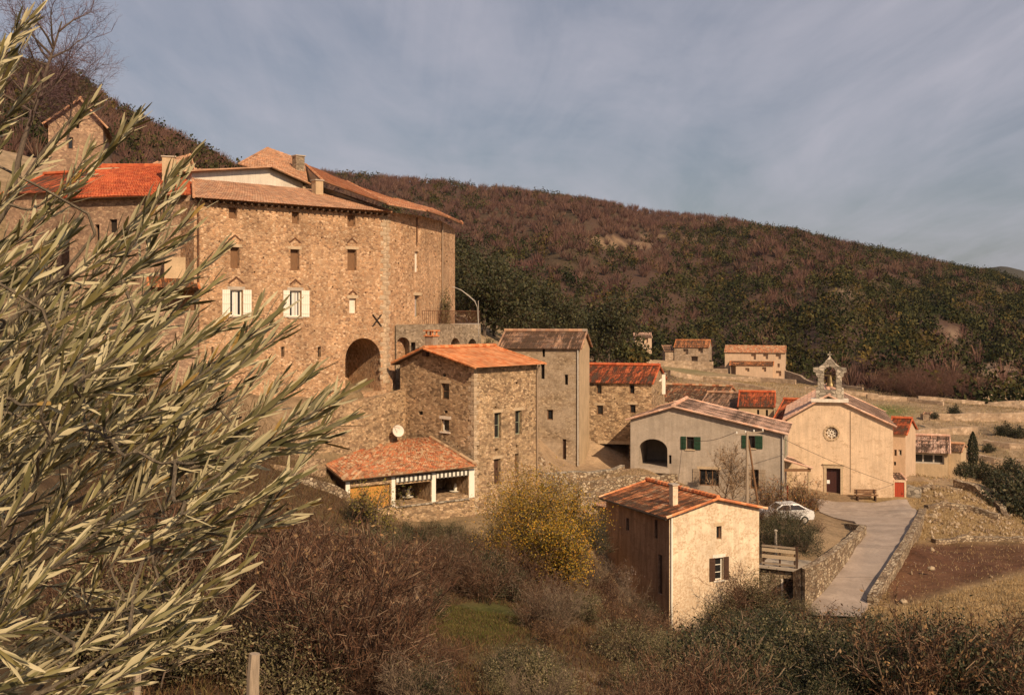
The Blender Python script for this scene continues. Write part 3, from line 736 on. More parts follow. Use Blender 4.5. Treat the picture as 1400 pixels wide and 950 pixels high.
def quoins(root, fa, fb, z0, z1):
    mb = MB(); z = z0; k = 0; r = random.Random(3)
    while z < z1:
        h = min(r.uniform(.26, .38), z1 - z); a, b = (.55, .3) if k % 2 else (.3, .5)
        fa.box(mb, fa.L - a * r.uniform(.8, 1.1), fa.L + .012, z + .012, z + h - .012, -.12, .014); fb.box(mb, .016, b * r.uniform(.8, 1.1), z + .014, z + h - .014, -.12, .013)
        z += h; k += 1
    mb.build('quoins', M['quoin'], root)
def build_manor():
    A, B, B1, B2, B3 = G(265, 70), G(528, 80.1), G(575, 84), G(604, 88.5), G(622, 93.5)
    D, E = (-12, 104), (-29.7, 80.4)
    root = thing('stone_manor', 'massive rounded stone manor with white shutters and big arched gateway, highest block of the village', 'manor house', (A[0], A[1], -6))
    W = MB(); f1 = Face(A, B)
    sm_ = dict(mat=M['wood_brown'], depth=.3)
    ops = [O('blind', 313, 284, 324, 299, **sm_), O('blind', 399, 290, 409, 306, **sm_), O('blind', 475, 294, 486, 310, **sm_)]
    for x, y in ((315, 338), (397, 341), (475, 341)):
        ops.append(O('blind', x, y, x + 12.5, y + 29, mat=M['wood_brown'], depth=.32, lintel=True, lh=.2, relief=.38, rz=.42))
    ops += [O('win', 314.5, 396.5, 331.5, 432, frame='paint_white', nx=2, ft=.09, lintel=True, lmat=M['concrete'], sill=True, relief=.5, rz=.4, shutters=('paint_white', .56, .62), curtain=[(.28, .46), (.58, .72)]),
            O('win', 396, 397.5, 411.5, 433, frame='paint_white', nx=2, ft=.09, lintel=True, lmat=M['concrete'], sill=True, relief=.38, rz=.4, shutters=('paint_white', .5, .62), curtain=[(.30, .45), (.62, .8)])]
    ops.append(O('blind', 477.5, 408, 487, 428, mat=M['plaster_white'], depth=.18, lintel=True, relief=.3, rz=.25))
    ops.append(O('void', 472, 462, 520.5, 536, arch=True, depth=4.2))
    for x in (386, 436): ops += [O('slot', x - 1.4, 474, x + 3, 488, depth=.3)]
    ops += [O('slot', 289, 474, 292, 488, depth=.3)]
    ops += holes(f1, [(300, 330, .8), (360, 352, 1), (440, 325, 1), (455, 392, 1), (348, 372, 1), (430, 452, 1), (458, 470, .9), (506, 345, 1), (500, 400, .9), (338, 455, 1), (512, 320, .8), (280, 352, .9)])
    wall(W, f1, -8, [(0, 7.42), (f1.L, 7.5)], ops, root)
    f2 = Face(B, B1); wall(W, f2, -8, [(0, 7.5), (f2.L, 7.55)], [
        O('blind', 567, 344, 572.5, 372, mat=M['plaster_white'], depth=.2), O('win', 567, 404, 579, 433, nx=1, nz=2, frame='paint_sage', depth=.4, curtain=[(0.05, .95)], cmat='curtain_rose', lintel=True),
        O('slot', 569, 333, 571, 337)] + holes(f2, [(545, 360, 1), (552, 420, 1), (541, 330, .9), (558, 310, .9), (536, 398, .9)]), root)
    f3 = Face(B1, B2); wall(W, f3, -8, [(0, 7.55), (f3.L, 7.5)], holes(f3, [(595, 344, .9), (595, 352, .9), (584, 372, .8), (590, 320, .8), (594, 405, 1)]), root)
    f4 = Face(B2, B3); wall(W, f4, -8, [(0, 7.5), (f4.L, 7.3)], holes(f4, [(611, 350, 1), (611, 358, 1.2), (613, 325, .8), (609, 336, .8)]), root)
    for a, b in ((B3, D), (D, E), (E, A)):
        f = Face(a, b); wall(W, f, -8, [(0, 7.3), (f.L, 7.3)], (), root)
    W.build('wall', M['stone_main'], root)
    quoins(root, f1, f2, -5, 7.3)
    # lower front roof
    R = MB()
    roof_quad(R, f1.pt(-.35, 7.37, .55), f1.pt(f1.L + .1, 7.42, .55), P(452, 262, 84.3), P(262, 245, 75.2), .14)
    R.build('front_roof', [M['tile_tan'], M['eave_wood']], root)
    mb = MB()
    for i in range(30): u = .3 + i * f1.L / 30; f1.box(mb, u, u + .1, 7.2, 7.34, 0.003, .5)
    mb.build('rafter_tails', M['eave_wood'], root)
    # big curved roof over the rounded end
    R = MB()
    lo = [(440, 249, 81.3), (531, 281, 78.6), (584, 290.5, 82.4), (612, 299.5, 86.9), (631, 308, 93)]
    hi = [(417, 227, 97), (475, 251, 95), (540, 274, 95.5), (588, 287.5, 96), (629, 305, 98)]
    for i in range(4): roof_quad(R, P(*lo[i]), P(*lo[i + 1]), P(*hi[i + 1]), P(*hi[i]), .16)
    R.build('curved_roof', [M['tile_rust'], M['eave_wood']], root)
    R = MB()
    roof_quad(R, P(326, 226, 88.5), P(421, 251, 90), P(416, 222, 97.2), P(366, 204, 95), .14)
    roof_quad(R, P(416, 222, 97.2), P(416, 250, 110), P(366, 240, 108), P(366, 204, 95), .14)
    R.build('upper_roof', [M['tile_tan'], M['eave_wood']], root)
    W = MB()      # walls that carry the upper roofs
    for a, b in (((263, 232, 87.4), (421, 254, 90.4)), ((442, 256, 82.6), (529, 290, 80.1)), ((416.5, 226.5, 96), (441, 252, 81.6))):
        a, b = P(*a), P(*b); W.face([Vector((a.x, a.y, 5)), Vector((b.x, b.y, 5)), b, a], [(0, 5), ((b - a).length, 5), ((b - a).length, b.z), (0, a.z)])
    W.build('upper_wall', M['plaster_tan'], root)
    chimney(root, P(434, 271, 81), .62, .6, 1.25, M['plaster_tan'], .7, 'slab')
    chimney(root, P(408, 232, 93), .8, .7, 1.1, M['stone_grey'], .7, 'slab')
    # pipes and iron fittings
    mb = MB(); mb.tube([f1.pt(.25, 7.3, .12), f1.pt(.25, -4.5, .12)], .065, 8); mb.build('downpipe', M['rust'], root)
    f = f3; mb = MB(); u = f.L * .98; mb.tube([f.pt(u, 7.4, .1), f.pt(u, -.5, .1)], .06, 8); mb.build('downpipe', M['zinc'], root)
    mb = MB(); u, z = f2.uz(569, 300); mb.tube([f2.pt(u, 7.4, .09), f2.pt(u, f2.uz(569, 332)[1], .09)], .05, 6); mb.build('downpipe', M['rust'], root)
    u, z = f1.uz(515, 438); mb = MB()
    for sg in (-1, 1): mb.tube([f1.pt(u - .38 * sg, z - .42, .05), f1.pt(u + .38 * sg, z + .42, .05)], .055, 6)
    mb.build('wall_anchor', M['metal_dark'], root)
    u, z = f1.uz(437, 481)
    return root, f1, f2

def build_terrace():
    root = thing('arcaded_terrace', 'stone terrace on three low arches at the foot of the rounded manor', 'terrace', P(600, 500, 82))
    a, b, c, d = G(541, 80.9), G(600, 82.6), G(657.5, 88), G(655, 98)
    W = MB(); f = Face(a, b)
    wall(W, f, -7, [(0, -.75), (f.L, -.7)], [O('void', 538.5, 461, 560, 496, arch=True, depth=2.5), O('slot', 562, 468, 568, 483, depth=.5), O('void', 588, 461, 599, 476, arch=True, depth=1.6)], root)
    f2 = Face(b, c); wall(W, f2, -7, [(0, -.7), (f2.L, -.8)], [O('void', 616, 462, 629, 478, arch=True, depth=1.6), O('void', 639.5, 463, 652, 478, arch=True, depth=1.6)], root)
    f3 = Face(c, d); wall(W, f3, -7, [(0, -.8), (f3.L, -.8)], (), root)
    W.build('wall', M['stone_grey'], root)
    mb = MB(); z = -.78
    mb.face([Vector((*p, z)) for p in (a, b, c, d, (-6, 96), (-9, 84))]); mb.build('floor_slab', M['concrete'], root)
    mb = MB()
    for ff, u0, u1 in ((f, 2.2, f.L), (f2, 0, f2.L)):
        n = int((u1 - u0) / .16)
        for i in range(n + 1):
            u = u0 + (u1 - u0) * i / n; ff.box(mb, u - .012, u + .012, -.7, .28, -.13, -.106)
        ff.box(mb, u0, u1, .26, .31, -.145, -.09)
    mb.build('railing', M['rust'], root)
    # hooped pergola frame
    per = thing('pergola', 'thin curved metal pergola frame on the terrace beside the rounded manor', 'pergola', P(636, 440, 88))
    for i, (w0, w1) in enumerate(((90.2, 90.2), (87.6, 87.6))):
        mb = MB(); Y = w0
        pts = [P(x, y, Y) for x, y in ((618 + 2 * i, 392), (630 + i, 396 + i), (641, 404 + i), (649, 411 + i), (652.5, 420), (654, 445))]
        mb.tube(pts, .02, 6); mb.build('hoop', M['metal_pale'], per)
    mb = MB()
    for x, y in ((630, 396), (649, 411), (653, 428)): mb.tube([P(x, y, 90.2), P(x + 1, y + .5, 87.6)], .018, 5)
    mb.build('crossbar', M['metal_pale'], per)
    mb = MB(); mb.tube([P(654, 411, 87.6), P(654.5, 460, 87.6)], .02, 5); mb.build('post', M['metal_pale'], per)

def build_upper_village():
    # red-roofed wing
    root = thing('red_roofed_wing', 'stone wing under a bright red hipped roof, next to the drainpipe of the manor', 'house', (*G(180, 72), -5))
    p0, p1 = G(95, 73.6), G(262, 71.2); f = Face(p0, p1); W = MB(); zt = 7.75
    wall(W, f, -7, [(0, zt), (f.L, zt)], [O('slot', 130, 307, 136, 345, depth=.3), O('slot', 150, 300, 160, 318, depth=.2), O('win', 205, 300, 216, 322, nx=1, depth=.25)], root)
    g1 = Face(f.p1.xy, (f.p1 - f.n * 9).xy); wall(W, g1, -7, [(0, zt), (9, zt)], (), root)
    g2 = Face((f.p0 - f.n * 9).xy, f.p0.xy); wall(W, g2, -7, [(0, zt), (9, zt)], (), root)
    W.build('wall', M['stone_wing'], root)
    R = MB(); e0, e1 = f.pt(-.4, zt - .1, .5), f.pt(f.L - .3, zt - .1, .5); r0, r1 = P(140, 229, 79), P(228, 229, 78)
    roof_quad(R, e0, e1, r1, r0, .13); roof_quad(R, f.pt(-.4, zt - .1, -9), e0, r0, r0 + Vector((0, .4, 0)), .13); roof_quad(R, e1, f.pt(f.L, zt - .1, -9), r1 + Vector((0, .4, 0)), r1, .13)
    roof_quad(R, f.pt(f.L, zt - .1, -12), f.pt(-.4, zt - .1, -12), r0, r1, .13)
    R.build('roof', [M['tile_red'], M['eave_wood']], root)
    ridge_cap(root, r0, r1, M['tile_red'])
    chimney(root, P(230.5, 244, 74.8), .85, .7, 1.4, M['plaster_tan'], .3, 'slab')
    # lean-to below it
    lt = thing('lean_to_shed', 'tiled lean-to shed in the corner below the red-roofed wing', 'shed', P(238, 430, 68.8))
    f = Face(G(206, 68.6), G(271, 69.6)); W = MB()
    wall(W, f, -6, [(0, 1.75), (f.L, 1.75)], [O('void', 214, 396, 268, 425, depth=2.)], lt); W.build('wall', M['stone_wing'], lt)
    R = MB(); roof_quad(R, f.pt(-.2, 1.7, .4), f.pt(f.L + .1, 1.7, .4), f.pt(f.L + .1, 2.45, -2.0), f.pt(-.2, 2.45, -2.0), .1); R.build('roof', [M['tile_orange'], M['eave_wood']], lt)
    W = MB(); f.box(W, .9, 2.2, 2.2, 3.7, -2.6, -1.6); W.build('dormer_block', M['plaster_tan'], lt)
    # white-rendered upper house
    wh = thing('white_rendered_house', 'low white-rendered house under a pale tiled roof, rising behind the eaves of the manor', 'house', P(330, 250, 80))
    a, b = G(262, 76.3), G(414, 87.2); f = Face(a, b); W = MB()
    zl, za, zr = P(262, 235, 76.3).z, P(365, 229, 83).z, P(414, 249, 87.2).z; ua = f.uz(365, 229)[0]
    wall(W, f, 6, [(0, zl), (ua, za), (f.L, zr)], (), wh)
    B_ = -f.n; s1 = Face(f.p1.xy, (f.p1 + B_ * 7).xy); wall(W, s1, 6, [(0, zr), (7, zr)], (), wh); s2 = Face((f.p0 + B_ * 7).xy, f.p0.xy); wall(W, s2, 6, [(0, zl), (7, zl)], (), wh)
    W.build('wall', M['plaster_white'], wh)
    R = MB(); roof_quad(R, f.pt(-.5, zl - .05, -7), f.pt(-.5, zl - .05, .5), f.pt(ua, za + .03, .5), f.pt(ua, za + .35, -7), .12)
    roof_quad(R, f.pt(f.L + .4, zr - .2, .5), f.pt(f.L + .4, zr - .2, -7), f.pt(ua, za + .35, -7), f.pt(ua, za + .03, .5), .12); R.build('roof', [M['tile_tan'], M['eave_wood']], wh)
    # small gable behind the chimney
    house('roof_storey', 'small tan attic storey peeping out between the hooded chimney and the white house', 'house', G(236, 80), G(262, 81), 5, 6, P(240, 228, 80).z, .85, 'back', .85, .2, .3, M['plaster_tan'], M['tile_tan'], cap=False)
    # house on the skyline
    zt = P(75, 158, 92).z
    house('hilltop_house', 'tall narrow stone house with a gable, highest on the slope behind the olive branches', 'house', G(66, 90), G(141, 91.2), 11, 3, P(66, 172, 92).z, 1.9, 'back', .58, .4, .5, M['stone_wing'], M['tile_tan'],
          {'front': [O('slot', 104, 157, 108, 162), O('slot', 104, 170, 108, 176), O('win', 92, 188, 100, 204, nx=1)]})
    house('hillside_cottage', 'small cottage with red tiles half hidden by the olive twigs below the gabled hilltop house', 'house', G(8, 82), G(84, 80), 8, 2, P(40, 262, 81).z, 1.8, 'along', .5, .4, .3, M['stone_wing'], M['tile_red'])

def build_lower_houses():
    # stone tower house
    root, f, fr, lf, rd = house('stone_tower_house', 'tall square stone house with orange tiled roof and slit windows, in front of the terrace', 'house', G(547, 79.6), G(648, 75), 6.96, -15, -3.5, 1.05, 'back', .39, .5, .45, M['stone_tower'], M['tile_orange'], {
        'front': [O('win', 603.5, 524, 614, 546, nx=1, nz=2, depth=.2, lintel=True), O('win', 603.5, 573, 614, 590, nx=1, depth=.25, frame='paint_white', lintel=True, lmat=M['plaster_white'], sill=True),
                  O('slot', 572, 562, 578, 567), O('slot', 605.5, 511, 609.5, 515), O('slot', 607, 561, 612, 565)] + holes(None, [(560, 520, .9), (580, 585, .9), (630, 540, .9), (625, 610, 1), (566, 545, .8), (640, 575, .9), (595, 548, .8)]),
        'right': [O('win', 676, 564, 685.5, 599, nx=1, nz=2, frame='paint_sage', depth=.3, lintel=True), O('win', 704.5, 561, 713.5, 594, nx=1, nz=2, frame='paint_sage', depth=.3, lintel=True),
                  O('door', 675.5, 627, 684.5, 662, depth=.3, lintel=True), O('win', 704, 620, 709, 646, nx=1, depth=.3),
                  O('slot', 676.5, 555, 680, 558), O('slot', 705, 522, 709, 525), O('slot', 651, 605, 655, 611), O('slot', 677, 613, 682, 617), O('slot', 705, 608, 709, 612)] + holes(None, [(665, 540, .8), (690, 535, .8), (720, 575, .8), (697, 600, .8), (725, 610, .8)])})
    quoins(root, f, fr, -14, -3.6); chimney(root, P(590, 474, 79.6), .75, .6, .75, M['plaster_patchy'], -.6, 'hood')
    mb = MB(); u = fr.L - .15; mb.tube([fr.pt(u, -3.7, .3), fr.pt(u, -4.3, .1), fr.pt(u, -12, .1)], .06, 8); mb.build('downpipe', M['zinc'], root)
    mb = MB(); f.box(mb, 2.55, 2.95, -2.95, -2.6, .003, .35); mb.build('ridge_beam', M['wood_dark'], root)
    # grey rendered house behind
    root, f, fr, lf, rd = house('patchy_rendered_house', 'tall narrow house with patchy grey render next to the orange-roofed stone house', 'house', G(683, 92.9), G(792, 91.5), 6.2, -14, -2.75, 1.25, 'along', .5, .3, .25, M['stone_render'], M['tile_brown'], {
        'front': [O('slot', 739.5, 498, 744.5, 518), O('slot', 772, 512, 776.5, 526), O('door', 769, 600, 774, 628), O('slot', 741.5, 477, 745, 488), O('win', 748, 560, 756, 574, nx=1)],
        'right': [O('slot', 797, 470, 799.5, 476)]}, side_mat=M['plaster_tan'])
    mb = MB(); u = f.L - .12; mb.tube([f.pt(u, -2.9, .1), f.pt(u, -12.6, .1)], .06, 8); mb.build('downpipe', M['metal_pale'], root)
    # red roof stone house
    root, f, fr, lf, rd = house('red_tiled_stone_house', 'stone house with a rose-red tiled roof, between the patchy render and the grey arched house', 'house', G(786, 99.5), G(891, 97.5), 7.5, -14.5, -6.05, 1.3, 'along', .5, .3, .2, M['stone_tower'], M['tile_red'], {
        'front': [O('win', 815.5, 525.5, 822.5, 538.5, nx=1), O('win', 860.5, 525.5, 867.5, 538.5, nx=1), O('win', 816, 554, 824.5, 567, nx=1, lintel=True), O('win', 861, 553, 869, 565, nx=1, lintel=True),
                  O('blind', 794, 588, 805, 610, mat=M['paint_sage'], lintel=True), O('void', 820, 607, 860, 637, depth=4, lintel=True, lh=.3)] + holes(None, [(840, 545, .8), (806, 550, .8), (848, 580, .9), (835, 590, .8)]),
        'right': [O('slot', 901, 517, 905, 522), O('slot', 899, 535, 902, 540)]})
    chimney(root, P(903, 521, 103.5), .7, .7, .7, M['plaster_white'], .3, 'slab')
    # grey arched house
    zl, zr, za = P(0, 572, 92).z, P(0, 592, 88.5).z, P(0, 555.5, 91).z
    f0 = Face(G(862, 92), G(1072, 88.5)); fa = f0.uz(921, 556)[0] / f0.L
    gs = dict(frame='wood_dark', nx=1, sill=True)
    root, f, fr, lf, rd = house('grey_arched_house', 'wide grey-rendered house with a dark arched entrance and green shutters', 'house', G(862, 92), G(1072, 88.5), 8.4, -17, zl, za - zl, 'back', fa, .35, .4, M['plaster_grey'], M['tile_rose'], {
        'front': [O('void', 873, 600, 912.5, 638, arch=True, rise=.75, depth=4.5), O('win', 938.5, 597, 948.5, 614, shutters=('paint_green', .45, .55), **gs), O('win', 1021.5, 595.5, 1032, 612.5, shutters=('paint_green', .42, .6), **gs),
                  O('win', 956, 641.5, 983, 664, frame='wood_brown', nx=3, lintel=True, shutters=('wood_grey', .5, 0)), O('win', 1026, 641.5, 1037, 668, frame='wood_brown', nx=1, shutters=('wood_grey', .45, .55)), O('slot', 914.5, 622, 918, 634)],
        'right': [OU('win', 1.5, 2.6, -11.6, -10.2, frame='wood_dark', nx=2, shutters=('paint_sage', .5, .5))]}, ze2=zr)
    mb = MB(); u, z0 = f.uz(875, 641); u1, _ = f.uz(914, 641); f.box(mb, u - .4, u1 + .1, z0 - .2, z0 + .12, -.2, .5); mb.build('threshold', M['concrete'], root)
    mb = MB(); u = f.L - .12; mb.tube([f.pt(u, zr - .1, .1), f.pt(u, -16, .1)], .055, 8); mb.build('downpipe', M['metal_pale'], root)
    # porch between grey house and church
    po = thing('porch', 'small tiled porch roof on posts, wedged between the grey house and the church', 'porch', P(1090, 690, 89))
    R = MB(); zA = P(1068, 627, 88.6).z; zB = P(1110, 640, 88.6).z; xa, xb = G(1068, 88.6)[0], G(1111, 88.6)[0]
    roof_quad(R, (xb, 88.6, zB), (xb, 94.5, zB), (xa, 94.5, zA), (xa, 88.6, zA), .1); R.build('roof', [M['tile_rose'], M['eave_wood']], po)
    for px in (1070.5, 1106):
        mb = MB(); x = G(px, 88.9)[0]; mb.box((x - .09, 88.8, -17.2), (x + .09, 88.98, (zA if px < 1080 else zB) - .01)); mb.build('post', M['plaster_tan'], po)
    mb = MB(); mb.box((xa + .1, 88.75, zB - .28), (xb - .1, 88.95, zB - .08)); mb.build('beam', M['wood_brown'], po)
    mb = MB(); mb.box((xa + .2, 94.2, -17.2), (xb - .2, 94.4, zB - .1)); mb.build('back_wall', M['plaster_tan'], po)
    mb = MB(); mb.box((xa + .5, 93.6, -16.3), (xb - .7, 93.9, -14.6)); mb.build('red_panel', M['paint_red'], po)

def build_church():
    p0, p1 = G(1076, 99.6), G(1221, 97.2); f0 = Face(p0, p1); zl, zr, za = P(0, 576, 98).z, P(0, 580, 98).z, P(0, 542, 98).z
    fa = f0.uz(1134, 545)[0] / f0.L
    root, f, fr, lf, rd = house('village_church', 'ochre rendered church with a rose window, dark door and open stone bell gable', 'church', p0, p1, 15, -18, zl, za - zl, 'back', fa, .3, .3, M['plaster_church'], M['tile_rose'], {
        'front': [O('door', 1130, 640, 1149, 681.5, mat=M['paint_maroon'], depth=.35), O('slot', 1128.5, 583.5, 1145.5, 600.5, circle=True, depth=.35, mat=M['lintel'])]}, ze2=zr, base=(*p0, -17))
    # rose window tracery and surround
    uc, zc = f.uz(1137, 592); r = .56; mb = MB()
    for k in range(14):
        a0, a1 = 2 * math.pi * (k + .08) / 14, 2 * math.pi * (k + .92) / 14
        c = [f.pt(uc + rr * math.cos(a), zc + rr * math.sin(a), w) for w in (.002, .05) for rr, a in ((r + .01, a0), (r + .17, a0), (r + .17, a1), (r + .01, a1))]
        mb.hexa(c)
    rw = mb.build('rose_surround', M['plaster_tan'], root)
    mb = MB()
    for k in range(8):
        a = 2 * math.pi * k / 8; ca, sa = math.cos(a), math.sin(a)
        mb.tube([f.pt(uc + .1 * ca, zc + .1 * sa, -.2), f.pt(uc + r * ca, zc + r * sa, -.2)], .045, 6)
    for rr, t in ((.13, .05), (.36, .035)):
        mb.tube([f.pt(uc + rr * math.cos(2 * math.pi * k / 20), zc + rr * math.sin(2 * math.pi * k / 20), -.2) for k in range(21)], t, 6)
    mb.build('tracery', M['plaster_white'], rw)
    # door surround and notice
    u0, u1, z0, z1 = f.rect(1130, 640, 1149, 681.5); mb = MB()
    f.box(mb, u0 - .24, u0 - .004, z0, z1 + .004, -.05, .05); f.box(mb, u1 + .004, u1 + .24, z0, z1 + .004, -.05, .05); f.box(mb, u0 - .28, u1 + .28, z1 + .008, z1 + .3, -.05, .06); f.box(mb, u0 - .35, u1 + .35, z1 + .31, z1 + .40, -.05, .14)
    mb.build('door_surround', M['lintel'], root)
    mb = MB(); a, b, c, d = f.rect(1130.5, 656.5, 1134.5, 661.5); f.box(mb, a, b, c, d, -.29, -.275); mb.build('notice', M['paper'], root)
    mb = MB(); f.box(mb, u0 - .5, u1 + .5, z0 - .2, z0 - .003, .0, .5); mb.build('doorstep', M['concrete'], root)
    mb = MB(); u, z = f.uz(1163, 560); mb.tube([f.pt(u, z - .1, .05), f.pt(u, f.uz(1163, 672)[1], .05)], .022, 6); mb.build('downpipe', M['lintel'], root)
    mb = MB(); u0, u1, z0, z1 = f.rect(1109, 545, 1160, 549.5); f.box(mb, u0, u1, z0, z1, -.9, .36); mb.build('gable_slab', M['plaster_white'], root)
    # bell gable
    s = 98 / F; cx = 1134.5
    uc_ = f.uz(cx, 520)[0]
    def q(px, py, w): p = f.pt(uc_ + (px - cx) * s / f.d.x * .985, 0, -w); return Vector((p.x, p.y, (HY - py) * s))
    out = [(1116.5, 545.5), (1116.5, 531), (1119, 530), (1119, 516), (1117, 515), (1116, 510), (1113, 509), (1113, 503.5), (1120, 503), (1126, 498), (1134.5, 487.5), (1143, 498), (1149, 503), (1156, 503.5), (1156, 509), (1153, 510), (1152, 515), (1150, 516), (1150, 530), (1152.5, 531), (1152.5, 545.5)]
    hole = [(1127, 534), (1142.5, 534)] + [(1134.75 + 7.75 * math.cos(math.pi * k / 10), 510 - 8.5 * math.sin(math.pi * k / 10)) for k in range(11)]
    mb = MB(); flat = out + hole
    for w in (-.05, .75):
        for tri in geometry.tessellate_polygon([[Vector((a, b, 0)) for a, b in out], [Vector((a, b, 0)) for a, b in hole]]):
            mb.face([q(*flat[i], w) for i in tri], [(flat[i][0] * s, -flat[i][1] * s) for i in tri])
    for ring in (out, hole):
        for i in range(len(ring)):
            a, b = ring[i], ring[(i + 1) % len(ring)]; mb.face([q(*a, -.05), q(*b, -.05), q(*b, .75), q(*a, .75)], [(0, 0), (.5, 0), (.5, .8), (0, .8)])
    bg = mb.build('bell_gable', M['stone_pale'], root)
    mb = MB(); c = q(1135, 529, .35); mb.lathe(c, [(0, .95), (.1, .95), (.16, .85), (.22, .6), (.27, .3), (.37, .05), (.36, 0), (0, .05)], 16); mb.tube([c + Vector((-.5, 0, .98)), c + Vector((.5, 0, .98))], .06, 6); mb.build('bell', plain('bronze', (.22, .16, .08), .45, .8), bg)
    mb = MB(); c = q(1134.5, 489.5, .35); mb.box(c - Vector((.05, .05, .1)), c + Vector((.05, .05, .55))); mb.box(c + Vector((-.2, -.048, .24)), c + Vector((.2, .048, .33))); mb.build('finial_cross', M['stone_pale'], bg)
    # bench
    b = thing('bench', 'brown wooden bench against the ochre church wall', 'bench', P(1185, 690, 96.8)); x0, x1 = G(1169.5, 96.8)[0], G(1200, 96.8)[0]; zg = h1((x0 + x1) / 2, 96.8) + .05
    mb = MB(); mb.box((x0, 96.6, zg + .42), (x1, 97.1, zg + .49)); mb.build('seat', M['wood_brown'], b)
    mb = MB(); mb.box((x0, 97.15, zg + .55), (x1, 97.21, zg + .72)); mb.box((x0, 97.15, zg + .75), (x1, 97.21, zg + .92)); mb.build('backrest', M['wood_brown'], b)
    for x in (x0 + .15, x1 - .25):
        mb = MB(); mb.box((x, 96.65, zg - .2), (x + .1, 97.05, zg + .415)); mb.box((x, 97.06, zg - .2), (x + .1, 97.14, zg + .9)); mb.build('leg', M['wood_dark'], b)
    # annexes on its far side
    root, f, fr, lf, rd = house('red_door_shed', 'little flat-roofed annex with a bright red door, butted against the church corner', 'annex', G(1221.5, 97.4), G(1239, 97.2), 3, -18, P(0, 655.5, 97.3).z, .12, 'along', .9, .05, .05, M['plaster_church'], M['tile_rose'], {'front': [O('door', 1223, 659, 1236.5, 691, mat=M['paint_red'], depth=.1)]}, cap=False, thick=.06)
    house('corner_house', 'narrow rendered house with dark red roof, just behind the far corner of the church', 'house', G(1214, 108), G(1238, 107.2), 6, -18, P(0, 593, 107.5).z, 1.2, 'along', .5, .2, .2, M['plaster_far'], M['tile_red'], {'front': [O('win', 1228.5, 614.5, 1233, 622.5, nx=1, frame='paint_white'), O('win', 1222.5, 614.5, 1226, 623, nx=1), O('slot', 1222, 631, 1225, 636)]})

